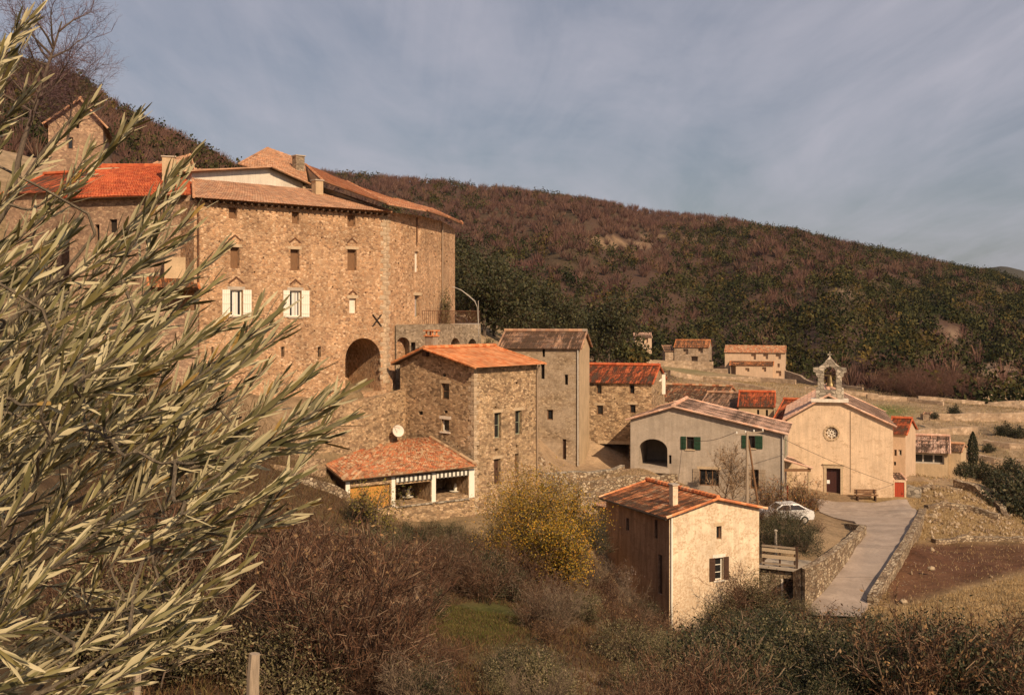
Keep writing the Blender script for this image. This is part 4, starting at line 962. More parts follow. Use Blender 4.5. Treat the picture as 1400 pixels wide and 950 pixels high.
def build_far_houses():
    house('long_red_roof_house', 'long low house with weathered red tiles just behind the grey arched house', 'house', G(896, 128), G(985, 124.5), 9, -15, P(0, 549, 126).z, 1.5, 'along', .5, .3, .2, M['stone_far'], M['tile_mixed'])
    house('brown_roof_house', 'house with a brownish tile roof, joined to the cream one with the vivid red roof', 'house', G(956, 120.5), G(1012, 118.5), 7, -15, P(0, 557, 119.5).z, 1.3, 'along', .5, .3, .1, M['plaster_far'], M['tile_brown'])
    house('vivid_roof_house', 'cream house with a vivid red roof behind the ridge of the grey arched house', 'house', G(1010, 116.7), G(1058, 115.8), 6, -15, P(0, 555, 116).z, 1.2, 'along', .5, .25, .15, M['plaster_tan'], M['tile_red'], {'front': [O('slot', 1035, 560, 1038, 569), O('slot', 1047, 560, 1050, 569)]})
    house('red_gable_house', 'small house whose red roof shows between the vivid roof and the church gable', 'house', G(1056, 112), G(1096, 110.5), 7, -16, P(0, 577, 111).z, 1.9, 'along', .6, .2, .1, M['plaster_tan'], M['tile_red'])
    r = house('white_hut', 'tiny white hut with one dark window beside the dark oak, farthest of the valley houses', 'hut', G(868, 333), G(891, 333), 5, -12, P(0, 461.5, 332).z, 1.5, 'along', .6, .2, .2, M['plaster_far'], M['tile_rose'], {'front': [O('void', 879, 462.5, 886, 469, depth=.6)]}, cap=False)
    root, f, fr, lf, rd = house('valley_farmhouse', 'far stone farmhouse with orange roof and dark doorway, on the terraces below the wood', 'house', G(922, 320), G(968.5, 317), 7, -16, P(0, 474.5, 318).z, 1.9, 'along', .5, .3, .2, M['stone_far'], M['tile_orange'], {'front': [O('void', 934, 477, 941, 484.5, depth=.8), O('void', 954.5, 476, 961, 482.5, depth=.8), O('void', 945, 487, 954, 496, depth=1.5)]})
    W = MB(); a, b = P(909, 480, 321), P(922, 478, 320); W.box((a.x, 320.4, -16), (b.x, 326, a.z)); W.build('wing_wall', M['stone_far'], root)
    R = MB(); roof_quad(R, (a.x - .3, 320, a.z), (b.x, 320, a.z), (b.x, 326.3, a.z + 1.7), (a.x - .3, 326.3, a.z + 1.7), .12); R.build('wing_roof', [M['tile_tan'], M['eave_wood']], root)
    root, f, fr, lf, rd = house('valley_twin_house', 'far two-storey pinkish farmhouse with a lean-to along its front', 'house', G(991, 280), G(1073.5, 276), 8, -18, P(0, 482, 278).z, 1.5, 'along', .5, .3, .2, M['plaster_far'], M['tile_mixed'], {'front': [O('void', 1027, 484, 1033.5, 491.5, depth=.6), O('void', 1043.5, 484, 1050, 491, depth=.6), O('void', 1060.5, 484, 1067.5, 491, depth=.6), O('void', 1063, 497, 1066, 502, depth=.6), O('void', 1061, 507, 1068, 514, depth=.6)]})
    lf_ = Face((f.pt(1.6, 0, 2.6)).xy, (f.pt(f.L * .80, 0, 2.6)).xy); W = MB(); zt = P(0, 499.5, 276).z
    wall(W, lf_, -18, [(0, zt), (lf_.L, zt)], [O('void', 997, 500, 1006, 513, depth=2), O('void', 1019, 503, 1024.5, 508, depth=.6), O('void', 1042, 502, 1047.5, 508, depth=.6)], root)
    for uu in (0, lf_.L):
        a, b = lf_.pt(uu, -18), lf_.pt(uu, -18, -2.6); W.face([a, b, Vector((b.x, b.y, zt + .9)), Vector((a.x, a.y, zt))])
    W.build('lean_to_wall', M['plaster_far'], root)
    R = MB(); roof_quad(R, lf_.pt(-.3, zt, .3), lf_.pt(lf_.L + .3, zt, .3), lf_.pt(lf_.L + .3, zt + 1.0, -2.58), lf_.pt(-.3, zt + 1.0, -2.58), .12); R.build('lean_to_roof', [M['tile_orange'], M['eave_wood']], root)
    house('glazed_house', 'low house with a wide dark glazed front and rosy roof, beyond the church corner', 'house', G(1243, 119), G(1296, 117.6), 8, -19, P(0, 617.5, 118).z, 1.25, 'along', .5, .4, .3, M['plaster_tan'], M['tile_rose'], {'front': [O('win', 1247.5, 620, 1291, 634, nx=3, frame='metal_pale', ft=.16, depth=.4)]})
    house('stone_outbuilding', 'squat tan outbuilding joined to the low glazed house', 'outbuilding', G(1296.5, 118), G(1314, 117.4), 5, -19, P(0, 617, 117.7).z, .5, 'along', .5, .15, .15, M['plaster_tan'], M['tile_tan'])

def build_cafe():
    root = thing('terrace_house', 'low house with a mottled hipped roof, ochre doors and a scalloped awning', 'house', P(560, 700, 70))
    f = Face(G(472, 68.5), G(649, 74.3)); W = MB(); zt = -10.42; zb = -14.5
    ops = [O('door', 479, 663, 534, 696, mat=M['wood_ochre'], depth=.25), O('void', 541, 660, 589, 688, depth=3.2), O('void', 596, 652, 640, 679, depth=3.2)]
    wall(W, f, zb, [(0, zt), (f.L, zt)], ops, root)
    W.build('front_wall', M['stone_tower'], root)
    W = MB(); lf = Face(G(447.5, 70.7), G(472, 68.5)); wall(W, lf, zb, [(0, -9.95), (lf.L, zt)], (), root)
    bf = Face(G(535, 79.3), G(447.5, 70.7)); wall(W, bf, zb, [(0, -9.2), (bf.L, -9.95)], (), root); W.build('side_wall', M['wood_dark'], root)  # dark wood colour puts this end's shadow into the side and back walls
    R = MB(); FL, FR = P(469, 658, 67.9), P(652, 638.5, 73.9)
    roof_quad(R, FL, FR, P(588, 601, 77.2), P(532, 602, 79.2), .13)
    roof_quad(R, P(444, 638.5, 70.4), FL, P(532, 602, 79.2), P(531.6, 602, 79.25), .13)
    R.build('roof', [M['tile_mixed'], M['eave_wood']], root)
    ridge_cap(root, FL + Vector((0, 0, .1)), P(532, 602, 79.2) + Vector((0, 0, .1)), M['tile_mixed'], .13)
    ridge_cap(root, FR + Vector((-.1, .1, .1)), P(588, 601, 77.2) + Vector((0, 0, .1)), M['stone_tower'], .13)
    for a, b in ((472.5, 478), (535, 540), (590, 595.5), (641, 648.5)):
        u0, u1, _, _ = f.rect(a, 660, b, 680); mb = MB(); f.box(mb, u0, u1, -12.35 if a > 500 else -13.2, zt - .01, -.1, .03); mb.build('post', M['paint_white'], root)
    for a, b, yb in ((541, 590, 664), (596, 640, 654)):
        u0, u1, _, z1 = f.rect(a, yb, b, yb + 5); mb = MB(); n = 16
        for k in range(n):
            ua, ub = u0 + (u1 - u0) * k / n, u0 + (u1 - u0) * (k + 1) / n
            f.box(mb, ua + .002, ub - .002, zt - (.42 if k % 2 else .36), zt - .06, .07, .1, k % 2)
        mb.build('awning', [M['canvas'], M['canvas_dark']], root)
        mb = MB(); u0, u1, z0, _ = f.rect(a, 670, b, 683 if b > 600 else 689); f.box(mb, u0 - .05, u1 + .05, z0 - .1, z0 - .003, -.2, .1); mb.build('sill', M['stone_pale'], root)
    for px, py, Y in ((557, 679, 73.0), (622, 671, 75.2)):
        t = thing('cafe_table', 'small white table inside the awning house, in the bay next to the %s' % ('ochre doors' if px < 600 else 'white corner post'), 'table', P(px, py + 12, Y))
        c = P(px, py, Y); mb = MB(); mb.lathe(c, [(0, .03), (.4, .03), (.4, 0), (0, 0)], 16); mb.build('table_top', M['paint_white'], t)
        mb = MB(); mb.lathe(c, [(.3, -.75), (.06, -.7), (.04, -.3), (.04, -.003)], 10); mb.build('pedestal', M['paint_white'], t)
        mb = MB(); mb.lathe(c + Vector((.05, 0, .034)), [(0, .0), (.12, 0), (.16, .2), (.1, .45), (.05, .5), (0, .5)], 12); tag(mb.build('vase', M['paint_white'], None, c), 'white vase on the table in the awning bay next to the %s' % ('ochre doors' if px < 600 else 'white corner post'), 'vase')
    # wall behind with dish
    path_wall('retaining_wall', 'rough stone retaining wall carrying the ramp to the big arch', [(392, 585, 69), (430, 566, 71.8), (470, 552, 74.2), (510, 542, 76.6), (549, 534, 79.4), (557, 531, 80.4)], .7, -14.5, M['stone_tower'], 'retaining wall')
    path_wall('bank_wall', 'rough stone wall on the bank beside the shaded end of the awning house', [(372, 668, 63.5), (405, 646, 66), (440, 632, 69.3)], .6, -15, M['stone_tower'], 'wall', rough=.25, seg=.7, proud=.15)
    path_wall('plinth_wall', 'pale stone plinth wall at the foot of the awning house', [(392, 702, 63.5), (436, 700, 65.5), (474, 698, 67.4)], .5, -15.5, M['stone_dry'], 'wall', rough=.15, seg=.7, proud=.45)
    d = thing('satellite_dish', 'pale round satellite dish on the wall above the mottled roof', 'satellite dish', P(548, 590, 78.2))
    c = P(544.5, 589, 77.2); n = Vector((.45, -.85, .25)).normalized(); a = n.orthogonal().normalized(); b = n.cross(a); mb = MB()
    for k in range(20):
        for (r0, h0), (r1, h1_) in (((0, -.05), (.24, -.03)), ((.24, -.03), (.42, .02)), ((.42, .02), (.43, -.02)), ((.43, -.02), (0, -.1))):
            t0, t1 = 2 * math.pi * k / 20, 2 * math.pi * (k + 1) / 20
            mb.face([c + n * h + (a * math.cos(t) + b * math.sin(t)) * r for r, h, t in ((r0, h0, t0), (r0, h0, t1), (r1, h1_, t1), (r1, h1_, t0))])
    mb.build('reflector', M['dish'], d)
    mb = MB(); mb.tube([c - n * .1, c - n * .5 + Vector((0, .4, -.3)), c + Vector((.1, 1.3, -.4))], .035, 6); mb.build('bracket', M['metal_pale'], d)
    mb = MB(); mb.tube([c - b * .5, c + n * .5 - b * .1], .02, 5); mb.build('feed_arm', M['metal_pale'], d)

def build_cream_house():
    p0 = Vector((*G(915, 68), 0)); d = Vector((.906, .423, 0)); p1 = p0 + d * 6.87
    root, f, fr, lf, rd = house('cream_house', 'cream rendered gabled house with dark brown shutters, alone below the village', 'house', p0.xy, p1.xy, 7.8, -21, -12.42, .8, 'back', .5, .42, .35, M['plaster_cream'], M['tile_farm'], {
        'front': [O('win', 979.5, 719, 986.5, 737, nx=1, depth=.25, lintel=True, lmat=M['plaster_tan']), O('win', 977.5, 762, 988.5, 792.5, nx=1, nz=3, frame='paint_white', sill=True, lintel=True, lmat=M['plaster_white'], shutters=('wood_dark', .42, .40))],
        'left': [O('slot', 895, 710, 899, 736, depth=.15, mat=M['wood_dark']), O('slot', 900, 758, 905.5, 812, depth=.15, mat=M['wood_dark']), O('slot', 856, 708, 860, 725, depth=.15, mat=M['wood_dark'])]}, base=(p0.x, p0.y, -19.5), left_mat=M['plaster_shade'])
    mb = MB(); mb.tube([f.pt(.12, -12.6, .1), f.pt(.12, -19.4, .1)], .07, 8); mb.build('downpipe', M['paint_white'], root)
    mb = MB(); mb.tube([f.pt(-.42, -12.62, .3), f.pt(-.42, -12.56, -7.9)], .08, 8); mb.build('gutter', M['metal_dark'], root)
    chimney(root, (10.29, 69.9, -12.0), .38, .45, 1.15, M['plaster_cream'], .43, 'slab', .8)
    house('outhouse', 'dark windowless outhouse leaning on the shaded rear of the cream house', 'outhouse', G(815, 79.5), G(838, 77.5), 3, -19, P(0, 697, 78).z, .25, 'along', .9, .1, .1, M['plaster_patchy'], M['tile_brown'], cap=False)

def build_yard():
    path_wall('bastion_wall', 'tall tan stone wall curving along the upper side of the lane', [(1119, 715, 88.5), (1160, 714.5, 86), (1180, 718, 82), (1172, 726, 78.5), (1148, 746, 72.5), (1122, 764, 68.3), (1098, 778, 65.5), (1090, 780, 68)], .5, -19.5, M['stone_dry'], 'wall')
    path_wall('lane_parapet', 'long dry-stone parapet dropping to the field on the lower side of the lane', [(1262, 695, 92.5), (1259, 702, 89.5), (1251, 717, 83.5), (1240, 737, 78.5), (1222, 765, 72.6), (1206, 791, 68.8), (1192, 814, 66)], .55, lambda p: -19.9, M['stone_dry'], 'parapet')
    root = thing('garden_shed', 'small stone store with a black doorway under the plank deck', 'shed', P(1068, 830, 69)); f = Face(G(1040, 71.4), G(1094, 70.2)); W = MB(); zt = P(0, 787, 69).z
    wall(W, f, -21, [(0, zt), (f.L, zt)], [O('void', 1070.5, 791, 1086.5, 829, depth=1.6)], root)
    s = Face(f.p1.xy, (f.p1 - f.n * 2.6).xy); wall(W, s, -21, [(0, zt), (2.6, zt)], (), root); s = Face((f.p0 - f.n * 2.6).xy, f.p0.xy); wall(W, s, -21, [(0, zt), (2.6, zt)], (), root)
    W.build('wall', M['stone_dry'], root)
    mb = MB(); f.box(mb, -.1, f.L + .1, zt + .004, zt + .16, -2.7, .25); mb.build('roof_slab', M['concrete'], root)
    mb = MB(); u0, u1, z0, z1 = f.rect(1068, 791, 1070.5, 829); f.box(mb, u0, u1, z0, z1, -.1, .04); mb.build('door_jamb', M['plaster_white'], root)
    dk = thing('plank_fence', 'weathered fence of horizontal planks on the flat roof of the stone store', 'fence', P(1068, 786, 69)); zb = zt + .165
    for k, (za, m) in enumerate(((.1, 'wood_grey'), (.5, 'plank'), (.92, 'plank'), (1.22, 'wood_grey'))):
        mb = MB(); f.box(mb, .1, f.L - .3, zb + za, zb + za + (.22 if k in (1, 2) else .12), .05, .1); mb.build('plank', M[m], dk)
    for u in (.15, 1.2, 2.3, f.L - .4):
        mb = MB(); f.box(mb, u, u + .1, zb, zb + 1.4, -.06, .045); mb.build('post', M['wood_dark'], dk)
    mb = MB(); c = P(1060.5, 760, 74); mb.tube([Vector((c.x, c.y, -17)), c + Vector((0, 0, 1.7))], [.12, .09], 8); mb.lathe(c + Vector((0, 0, 1.7)), [(.0, .12), (.12, .06), (.13, 0), (.09, -.02)], 10)
    tag(mb.build('garden_post', M['concrete'], None, (c.x, c.y, -17)), 'slim pale post among the dark shrubs beside the cream house', 'post')
    # pale pier and rubble walls by the red door
    path_wall('pale_pier_wall', 'short pale plastered wall beside the red door', [(1240, 662, 97.6), (1259, 668, 97.0)], .5, -18.5, M['stone_pale'], 'wall', rough=.02)
    path_wall('rubble_wall', 'tumbledown rubble wall stepping down from the red door annex', [(1258, 668, 98), (1272, 667, 99), (1290, 672, 99), (1312, 671, 100)], .6, -19.5, M['stone_dry'], 'wall', rough=.25, seg=.7, proud=.3)
    path_wall('field_wall', 'curving dry-stone field wall edging the bank above the dark hedge', [(1306, 660, 106), (1330, 669, 104), (1352, 684, 101), (1371, 700, 98), (1377, 718, 95)], .5, -20, M['stone_dry'], 'wall', rough=.15, seg=.8, proud=.45)
    path_wall('bank_step_wall', 'low stone step across the middle of the grassy bank', [(1266, 704, 93), (1290, 700, 94), (1330, 702, 93.5), (1366, 712, 92)], .5, -19.5, M['stone_dry'], 'wall', rough=.14, seg=.7, proud=.45)
    path_wall('lower_step_wall', 'crumbling stone edge along the top of the ploughed field', [(1276, 744, 83.5), (1310, 738, 84.5), (1350, 738, 85), (1405, 741, 85)], .5, -20, M['stone_dry'], 'wall', rough=.16, seg=.6, proud=.3)
    path_wall('square_wall', 'low wall with a bright coping between the stone tower house and the arched house', [(738, 655, 84.5), (790, 651, 88), (852, 653, 91)], .4, -15, M['stone_dry'], 'wall', cope=M['stone_pale'], proud=.3)
    path_wall('middle_step_wall', 'second stone step below the coped wall of the square', [(741, 668, 82.5), (800, 666, 84.5), (862, 660, 87), (925, 655, 88)], .45, -16, M['stone_dry'], 'wall', rough=.12, seg=.7, proud=.45)
    path_wall('lower_yard_wall', 'lowest stone step above the yellow tree, behind the cream house roof', [(748, 690, 80), (790, 682, 80.5), (850, 679, 82)], .45, -17, M['stone_dry'], 'wall', rough=.12, seg=.7, proud=.45)
    path_wall('ruined_step_wall', 'broken stone edge running down the ravine beside the dark bushes', [(594, 752, 59), (572, 770, 56), (548, 792, 52), (530, 802, 50)], .5, -16, M['stone_dry'], 'wall', rough=.2, seg=.6)
    # valley terraces
    for nm, lb, pts in (('terrace_wall', 'long terrace wall crossing the dry hillock below the far farmhouses', [(930, 522, 245), (985, 519, 250), (1040, 520, 250), (1088, 524, 245)]),
                        ('terrace_wall', 'terrace wall beneath the far stone farmhouse with the orange roof', [(875, 494, 300), (905, 497, 300), (975, 498, 300)]),
                        ('terrace_wall', 'pale wall sloping down from the far pinkish farmhouse towards the bell gable', [(1074, 510, 268), (1095, 518, 262), (1118, 532, 250), (1180, 538, 240)]),
                        ('terrace_wall', 'terrace wall at the edge of the green strip beyond the church roof', [(1185, 552, 205), (1240, 553, 205), (1290, 556, 200)]),
                        ('terrace_wall', 'straight terrace wall under the reddish scrub at the foot of the wood', [(1255, 556, 215), (1330, 555, 215), (1410, 553, 215)]),
                        ('terrace_wall', 'terrace wall below the straight one at the foot of the wood', [(1260, 573, 175), (1330, 571, 178), (1410, 569, 180)]),
                        ('terrace_wall', 'short terrace wall behind the bell gable, above the green strip', [(1100, 543, 215), (1150, 545, 212), (1200, 547, 212)]),
                        ('terrace_wall', 'terrace wall curving above the glazed house', [(1240, 598, 150), (1285, 592, 156), (1335, 590, 160)]),
                        ('terrace_wall', 'terrace wall crossing the pale meadow past the cypress', [(1345, 612, 146), (1380, 616, 144), (1412, 617, 144)]),
                        ('terrace_wall', 'faint terrace wall highest on the open valley floor', [(1290, 545, 235), (1340, 543, 236), (1412, 541, 236)]),
                        ('terrace_wall', 'terrace wall between the far farmhouse and the twin farmhouse', [(900, 508, 275), (950, 507, 278), (995, 508, 275)]),
                        ('terrace_wall', 'terrace wall low on the hillock, just above the red roofs', [(915, 534, 190), (960, 531, 195), (1010, 534, 192), (1060, 540, 188)]),
                        ('terrace_wall', 'lowest terrace wall of the valley, behind the cypress', [(1318, 631, 135), (1360, 634, 132), (1410, 637, 130)])):
        path_wall(nm, lb, pts, .6, -25, M['stone_far'], 'wall', 'terrace walls in the valley', 3, .15, proud=.75)
    house('ruined_barn', 'small roofless stone ruin standing in the valley beyond the glazed house', 'ruin', G(1262, 174), G(1272, 173.5), 3, -24, P(0, 566, 174).z, .2, 'along', .5, .02, .02, M['stone_far'], M['tile_tan'], cap=False)
# ------------------------------------------------------------------ vegetation
def unit(v): return v / np.maximum(np.linalg.norm(v, axis=-1, keepdims=True), 1e-9)
def rdir(rng, n): return unit(rng.normal(size=(n, 3)))
def branches(rng, p, d, L, segs, wob=.25, grav=0.):
    """polylines: p, d (n,3), L (n,) -> nodes (n, segs+1, 3)"""
    n = len(p); out = np.empty((n, segs + 1, 3)); out[:, 0] = p; d = unit(d.copy())
    for i in range(segs):
        d = unit(d + rng.normal(size=(n, 3)) * wob + np.array([0, 0, grav])); out[:, i + 1] = out[:, i] + d * (L / segs)[:, None]
    return out
def spawn(rng, nodes, per, spread, first=1, frac=.5):
    """children starting on the nodes"""
    n, s, _ = nodes.shape; a = nodes[:, first:].reshape(-1, 3); dr = unit((nodes[:, first:] - nodes[:, first - 1:-1]).reshape(-1, 3))
    a = np.repeat(a, per, 0); dr = np.repeat(dr, per, 0)
    return a, unit(dr + rdir(rng, len(dr)) * spread)
def blades(rng, nodes, w0, w1):
    n, s, _ = nodes.shape; k = s - 1
    a = nodes[:, :-1].reshape(-1, 3); b = nodes[:, 1:].reshape(-1, 3)
    t = np.tile(np.linspace(0, 1, s), (n, 1)); wa = (w0 + (w1 - w0) * t[:, :-1]).ravel()[:, None]; wb = (w0 + (w1 - w0) * t[:, 1:]).ravel()[:, None]
    side = unit(np.cross(b - a, rdir(rng, len(a))))
    return np.stack([a - side * wa, a + side * wa, b + side * wb, b - side * wb], 1).reshape(-1, 3)
def leaves(rng, c, size, up=.3, aspect=.45):
    n = len(c); d = rdir(rng, n); d[:, 2] += up; d = unit(d); s = unit(np.cross(d, rdir(rng, n))); sz = (size * rng.uniform(.6, 1.3, n))[:, None]
    return np.stack([c - d * sz * .5, c + s * sz * aspect * .5, c + d * sz * .5, c - s * sz * aspect * .5], 1).reshape(-1, 3)
def qf(V): return np.arange(len(V)).reshape(-1, 4)
def jit(rng, V, cols, v=.25, k=4):
    n = len(V) // k; cols = np.asarray(cols, float); c = cols[rng.integers(0, len(cols), n)] * rng.uniform(1 - v, 1 + v, (n, 1)); return np.repeat(c, k, 0)
RED = [(.085, .042, .025), (.12, .060, .035), (.038, .022, .016), (.145, .08, .048), (.22, .15, .095), (.06, .034, .022)]
GREYB = [(.15, .105, .07), (.21, .15, .10), (.11, .08, .055)]
OAK = [(.040, .042, .016), (.056, .054, .020), (.028, .032, .012), (.075, .068, .026)]
DARKG = [(.030, .034, .014), (.048, .048, .019), (.020, .024, .011), (.10, .085, .04)]
YEL = [(.40, .25, .026), (.31, .21, .026), (.46, .26, .028), (.20, .15, .022), (.07, .062, .017), (.44, .20, .022)]
OLV = [(.12, .10, .042), (.17, .14, .065), (.075, .066, .028), (.24, .19, .10)]
DRY = [(.22, .12, .05), (.17, .095, .04), (.28, .17, .075), (.13, .075, .036)]

def bare_shrub(seed, Hh, R, cols, n0=30, leafy=0, lcols=DRY, lsz=.07, tilt=.55):
    rng = np.random.default_rng(seed)
    a = rng.uniform(0, 2 * np.pi, n0); r = np.sqrt(rng.uniform(0, 1, n0)) * R * .35
    p = np.stack([r * np.cos(a), r * np.sin(a), np.full(n0, -.15)], 1); d = np.stack([np.cos(a) * tilt * rng.uniform(.2, 1.2, n0), np.sin(a) * tilt * rng.uniform(.2, 1.2, n0), np.ones(n0)], 1)
    b0 = branches(rng, p, d, Hh * rng.uniform(.55, 1.0, n0), 4, .16, .03)
    p1, d1 = spawn(rng, b0, 2, .75); b1 = branches(rng, p1, d1, Hh * rng.uniform(.18, .38, len(p1)), 3, .22, .06)
    p2, d2 = spawn(rng, b1, 3, .8); b2 = branches(rng, p2, d2, Hh * rng.uniform(.08, .2, len(p2)), 2, .25, .05)
    V = np.concatenate([blades(rng, b0, .015, .009), blades(rng, b1, .009, .006), blades(rng, b2, .006, .004)])
    st = np_mesh('stems', V, qf(V), M['twig'], jit(rng, V, cols))
    fo = None
    if leafy:
        ends = np.concatenate([b2[:, 1], b2[:, 2], b1[:, 3]]); c = ends[rng.integers(0, len(ends), leafy)] + rng.normal(size=(leafy, 3)) * .06
        V = leaves(rng, c, np.full(leafy, lsz), .2, .5); fo = np_mesh('foliage', V, qf(V), M['leaf'], jit(rng, V, lcols, .35))
    return st, fo
def leaf_bush(seed, Hh, R, cols, n=2600, lsz=.12, clumps=46):
    rng = np.random.default_rng(seed)
    u = rdir(rng, clumps); u[:, 2] = np.abs(u[:, 2]); rad = rng.uniform(.45, 1.0, clumps)[:, None]
    cc = u * rad * np.array([R, R, Hh * .9]) + np.array([0, 0, .08 * Hh])
    w = rng.integers(0, clumps, n); c = cc[w] + rng.normal(size=(n, 3)) * np.array([R, R, Hh * .8]) * .13
    c[:, 2] = np.maximum(c[:, 2], .02)
    V = leaves(rng, c, np.full(n, lsz), .35, .5); tint = rng.uniform(.65, 1.35, clumps)[w]
    col = jit(rng, V, cols, .2) * np.repeat(tint, 4)[:, None]
    fo = np_mesh('foliage', V, qf(V), M['leaf'], col)
    p = np.zeros((clumps, 3)); p[:, :2] = cc[:, :2] * .08; L = np.linalg.norm(cc, axis=1)
    b0 = branches(rng, p, cc, L * .95, 3, .08); p1, d1 = spawn(rng, b0, 2, .7); b1 = branches(rng, p1, d1, np.full(len(p1), R * .35), 2, .2)
    V = np.concatenate([blades(rng, b0, .03, .012), blades(rng, b1, .012, .006)]); st = np_mesh('stems', V, qf(V), M['twig'], jit(rng, V, GREYB))
    return st, fo
def tree_proto(seed, Hh, R, trunk, cols, n=2600, lsz=.3, r0=.16, limbs=11, zc=.58, flat=1., bare=False, cl=.16, up=.3, twigcols=GREYB, bw=1.):
    rng = np.random.default_rng(seed); mb = MB()
    tr = branches(rng, np.array([[0, 0, -.4]]), np.array([[.05, .03, 1.]]), np.array([Hh * .8 + .4]), 7, .06)[0]
    mb.tube(tr, list(np.linspace(r0, r0 * .25, len(tr))), 8)
    ti = rng.uniform(trunk, .95, limbs); idx = ti * (len(tr) - 1); i0 = np.minimum(idx.astype(int), len(tr) - 2); p = tr[i0] + (tr[i0 + 1] - tr[i0]) * (idx - i0)[:, None]
    a = np.arange(limbs) * 2.4 + rng.uniform(-.4, .4, limbs)
    d = np.stack([np.cos(a), np.sin(a), rng.uniform(.25, .9, limbs) + ti * .4], 1); L = R * rng.uniform(.7, 1.1, limbs) * (1.15 - .5 * np.abs(ti - .6))
    b0 = branches(rng, p, d, L, 4, .14, .04)
    for q, t in zip(b0, ti): mb.tube(q, list(np.linspace(r0 * .42, r0 * .1, 5)), 6, cap=False)
    p1, d1 = spawn(rng, b0, 3, .8); b1 = branches(rng, p1, d1, R * rng.uniform(.25, .5, len(p1)), 3, .2, .05)
    p2, d2 = spawn(rng, b1, 2, .8); b2 = branches(rng, p2, d2, R * rng.uniform(.12, .3, len(p2)), 2, .25, .05)
    trunk_verts, trunk_faces = mb.v, mb.f
    me = bpy.data.meshes.new('trunk'); me.from_pydata(trunk_verts, [], trunk_faces); me.materials.append(M['bark']); me.update()
    parts = [blades(rng, b1, .022 * bw, .012 * bw), blades(rng, b2, .012 * bw, .006 * bw)]
    if bare:
        p3, d3 = spawn(rng, b2, 2, .7); b3 = branches(rng, p3, d3, R * rng.uniform(.1, .2, len(p3)), 2, .2, .05); parts.append(blades(rng, b3, .007 * bw, .004 * bw))
    V = np.concatenate(parts); tw = np_mesh('twigs', V, qf(V), M['twig'], jit(rng, V, twigcols))
    cr = None
    if not bare:
        ends = np.concatenate([b1.reshape(-1, 3)[::2], b2[:, 2], tr[-2:]]); w = rng.integers(0, len(ends), n)
        c = ends[w] + rng.normal(size=(n, 3)) * R * cl * .6
        V = leaves(rng, c, np.full(n, lsz), up, .55); tint = rng.uniform(.6, 1.4, len(ends))[w]
        cr = np_mesh('crown', V, qf(V), M['leaf'], jit(rng, V, cols, .2) * np.repeat(tint, 4)[:, None])
    return me, tw, cr
def place(name, label, cat, parts, loc, s=1., rz=0., group=None, names=('stems', 'foliage'), sz=None):
    o = thing(name, label, cat, loc, group); o.rotation_euler = (0, 0, rz); o.scale = (s, s, sz or s)
    for nm, me in zip(names, parts):
        if me is not None: c = link(bpy.data.objects.new(nm, me)); c.parent = o
    return o
TN = ('trunk', 'twigs', 'crown')

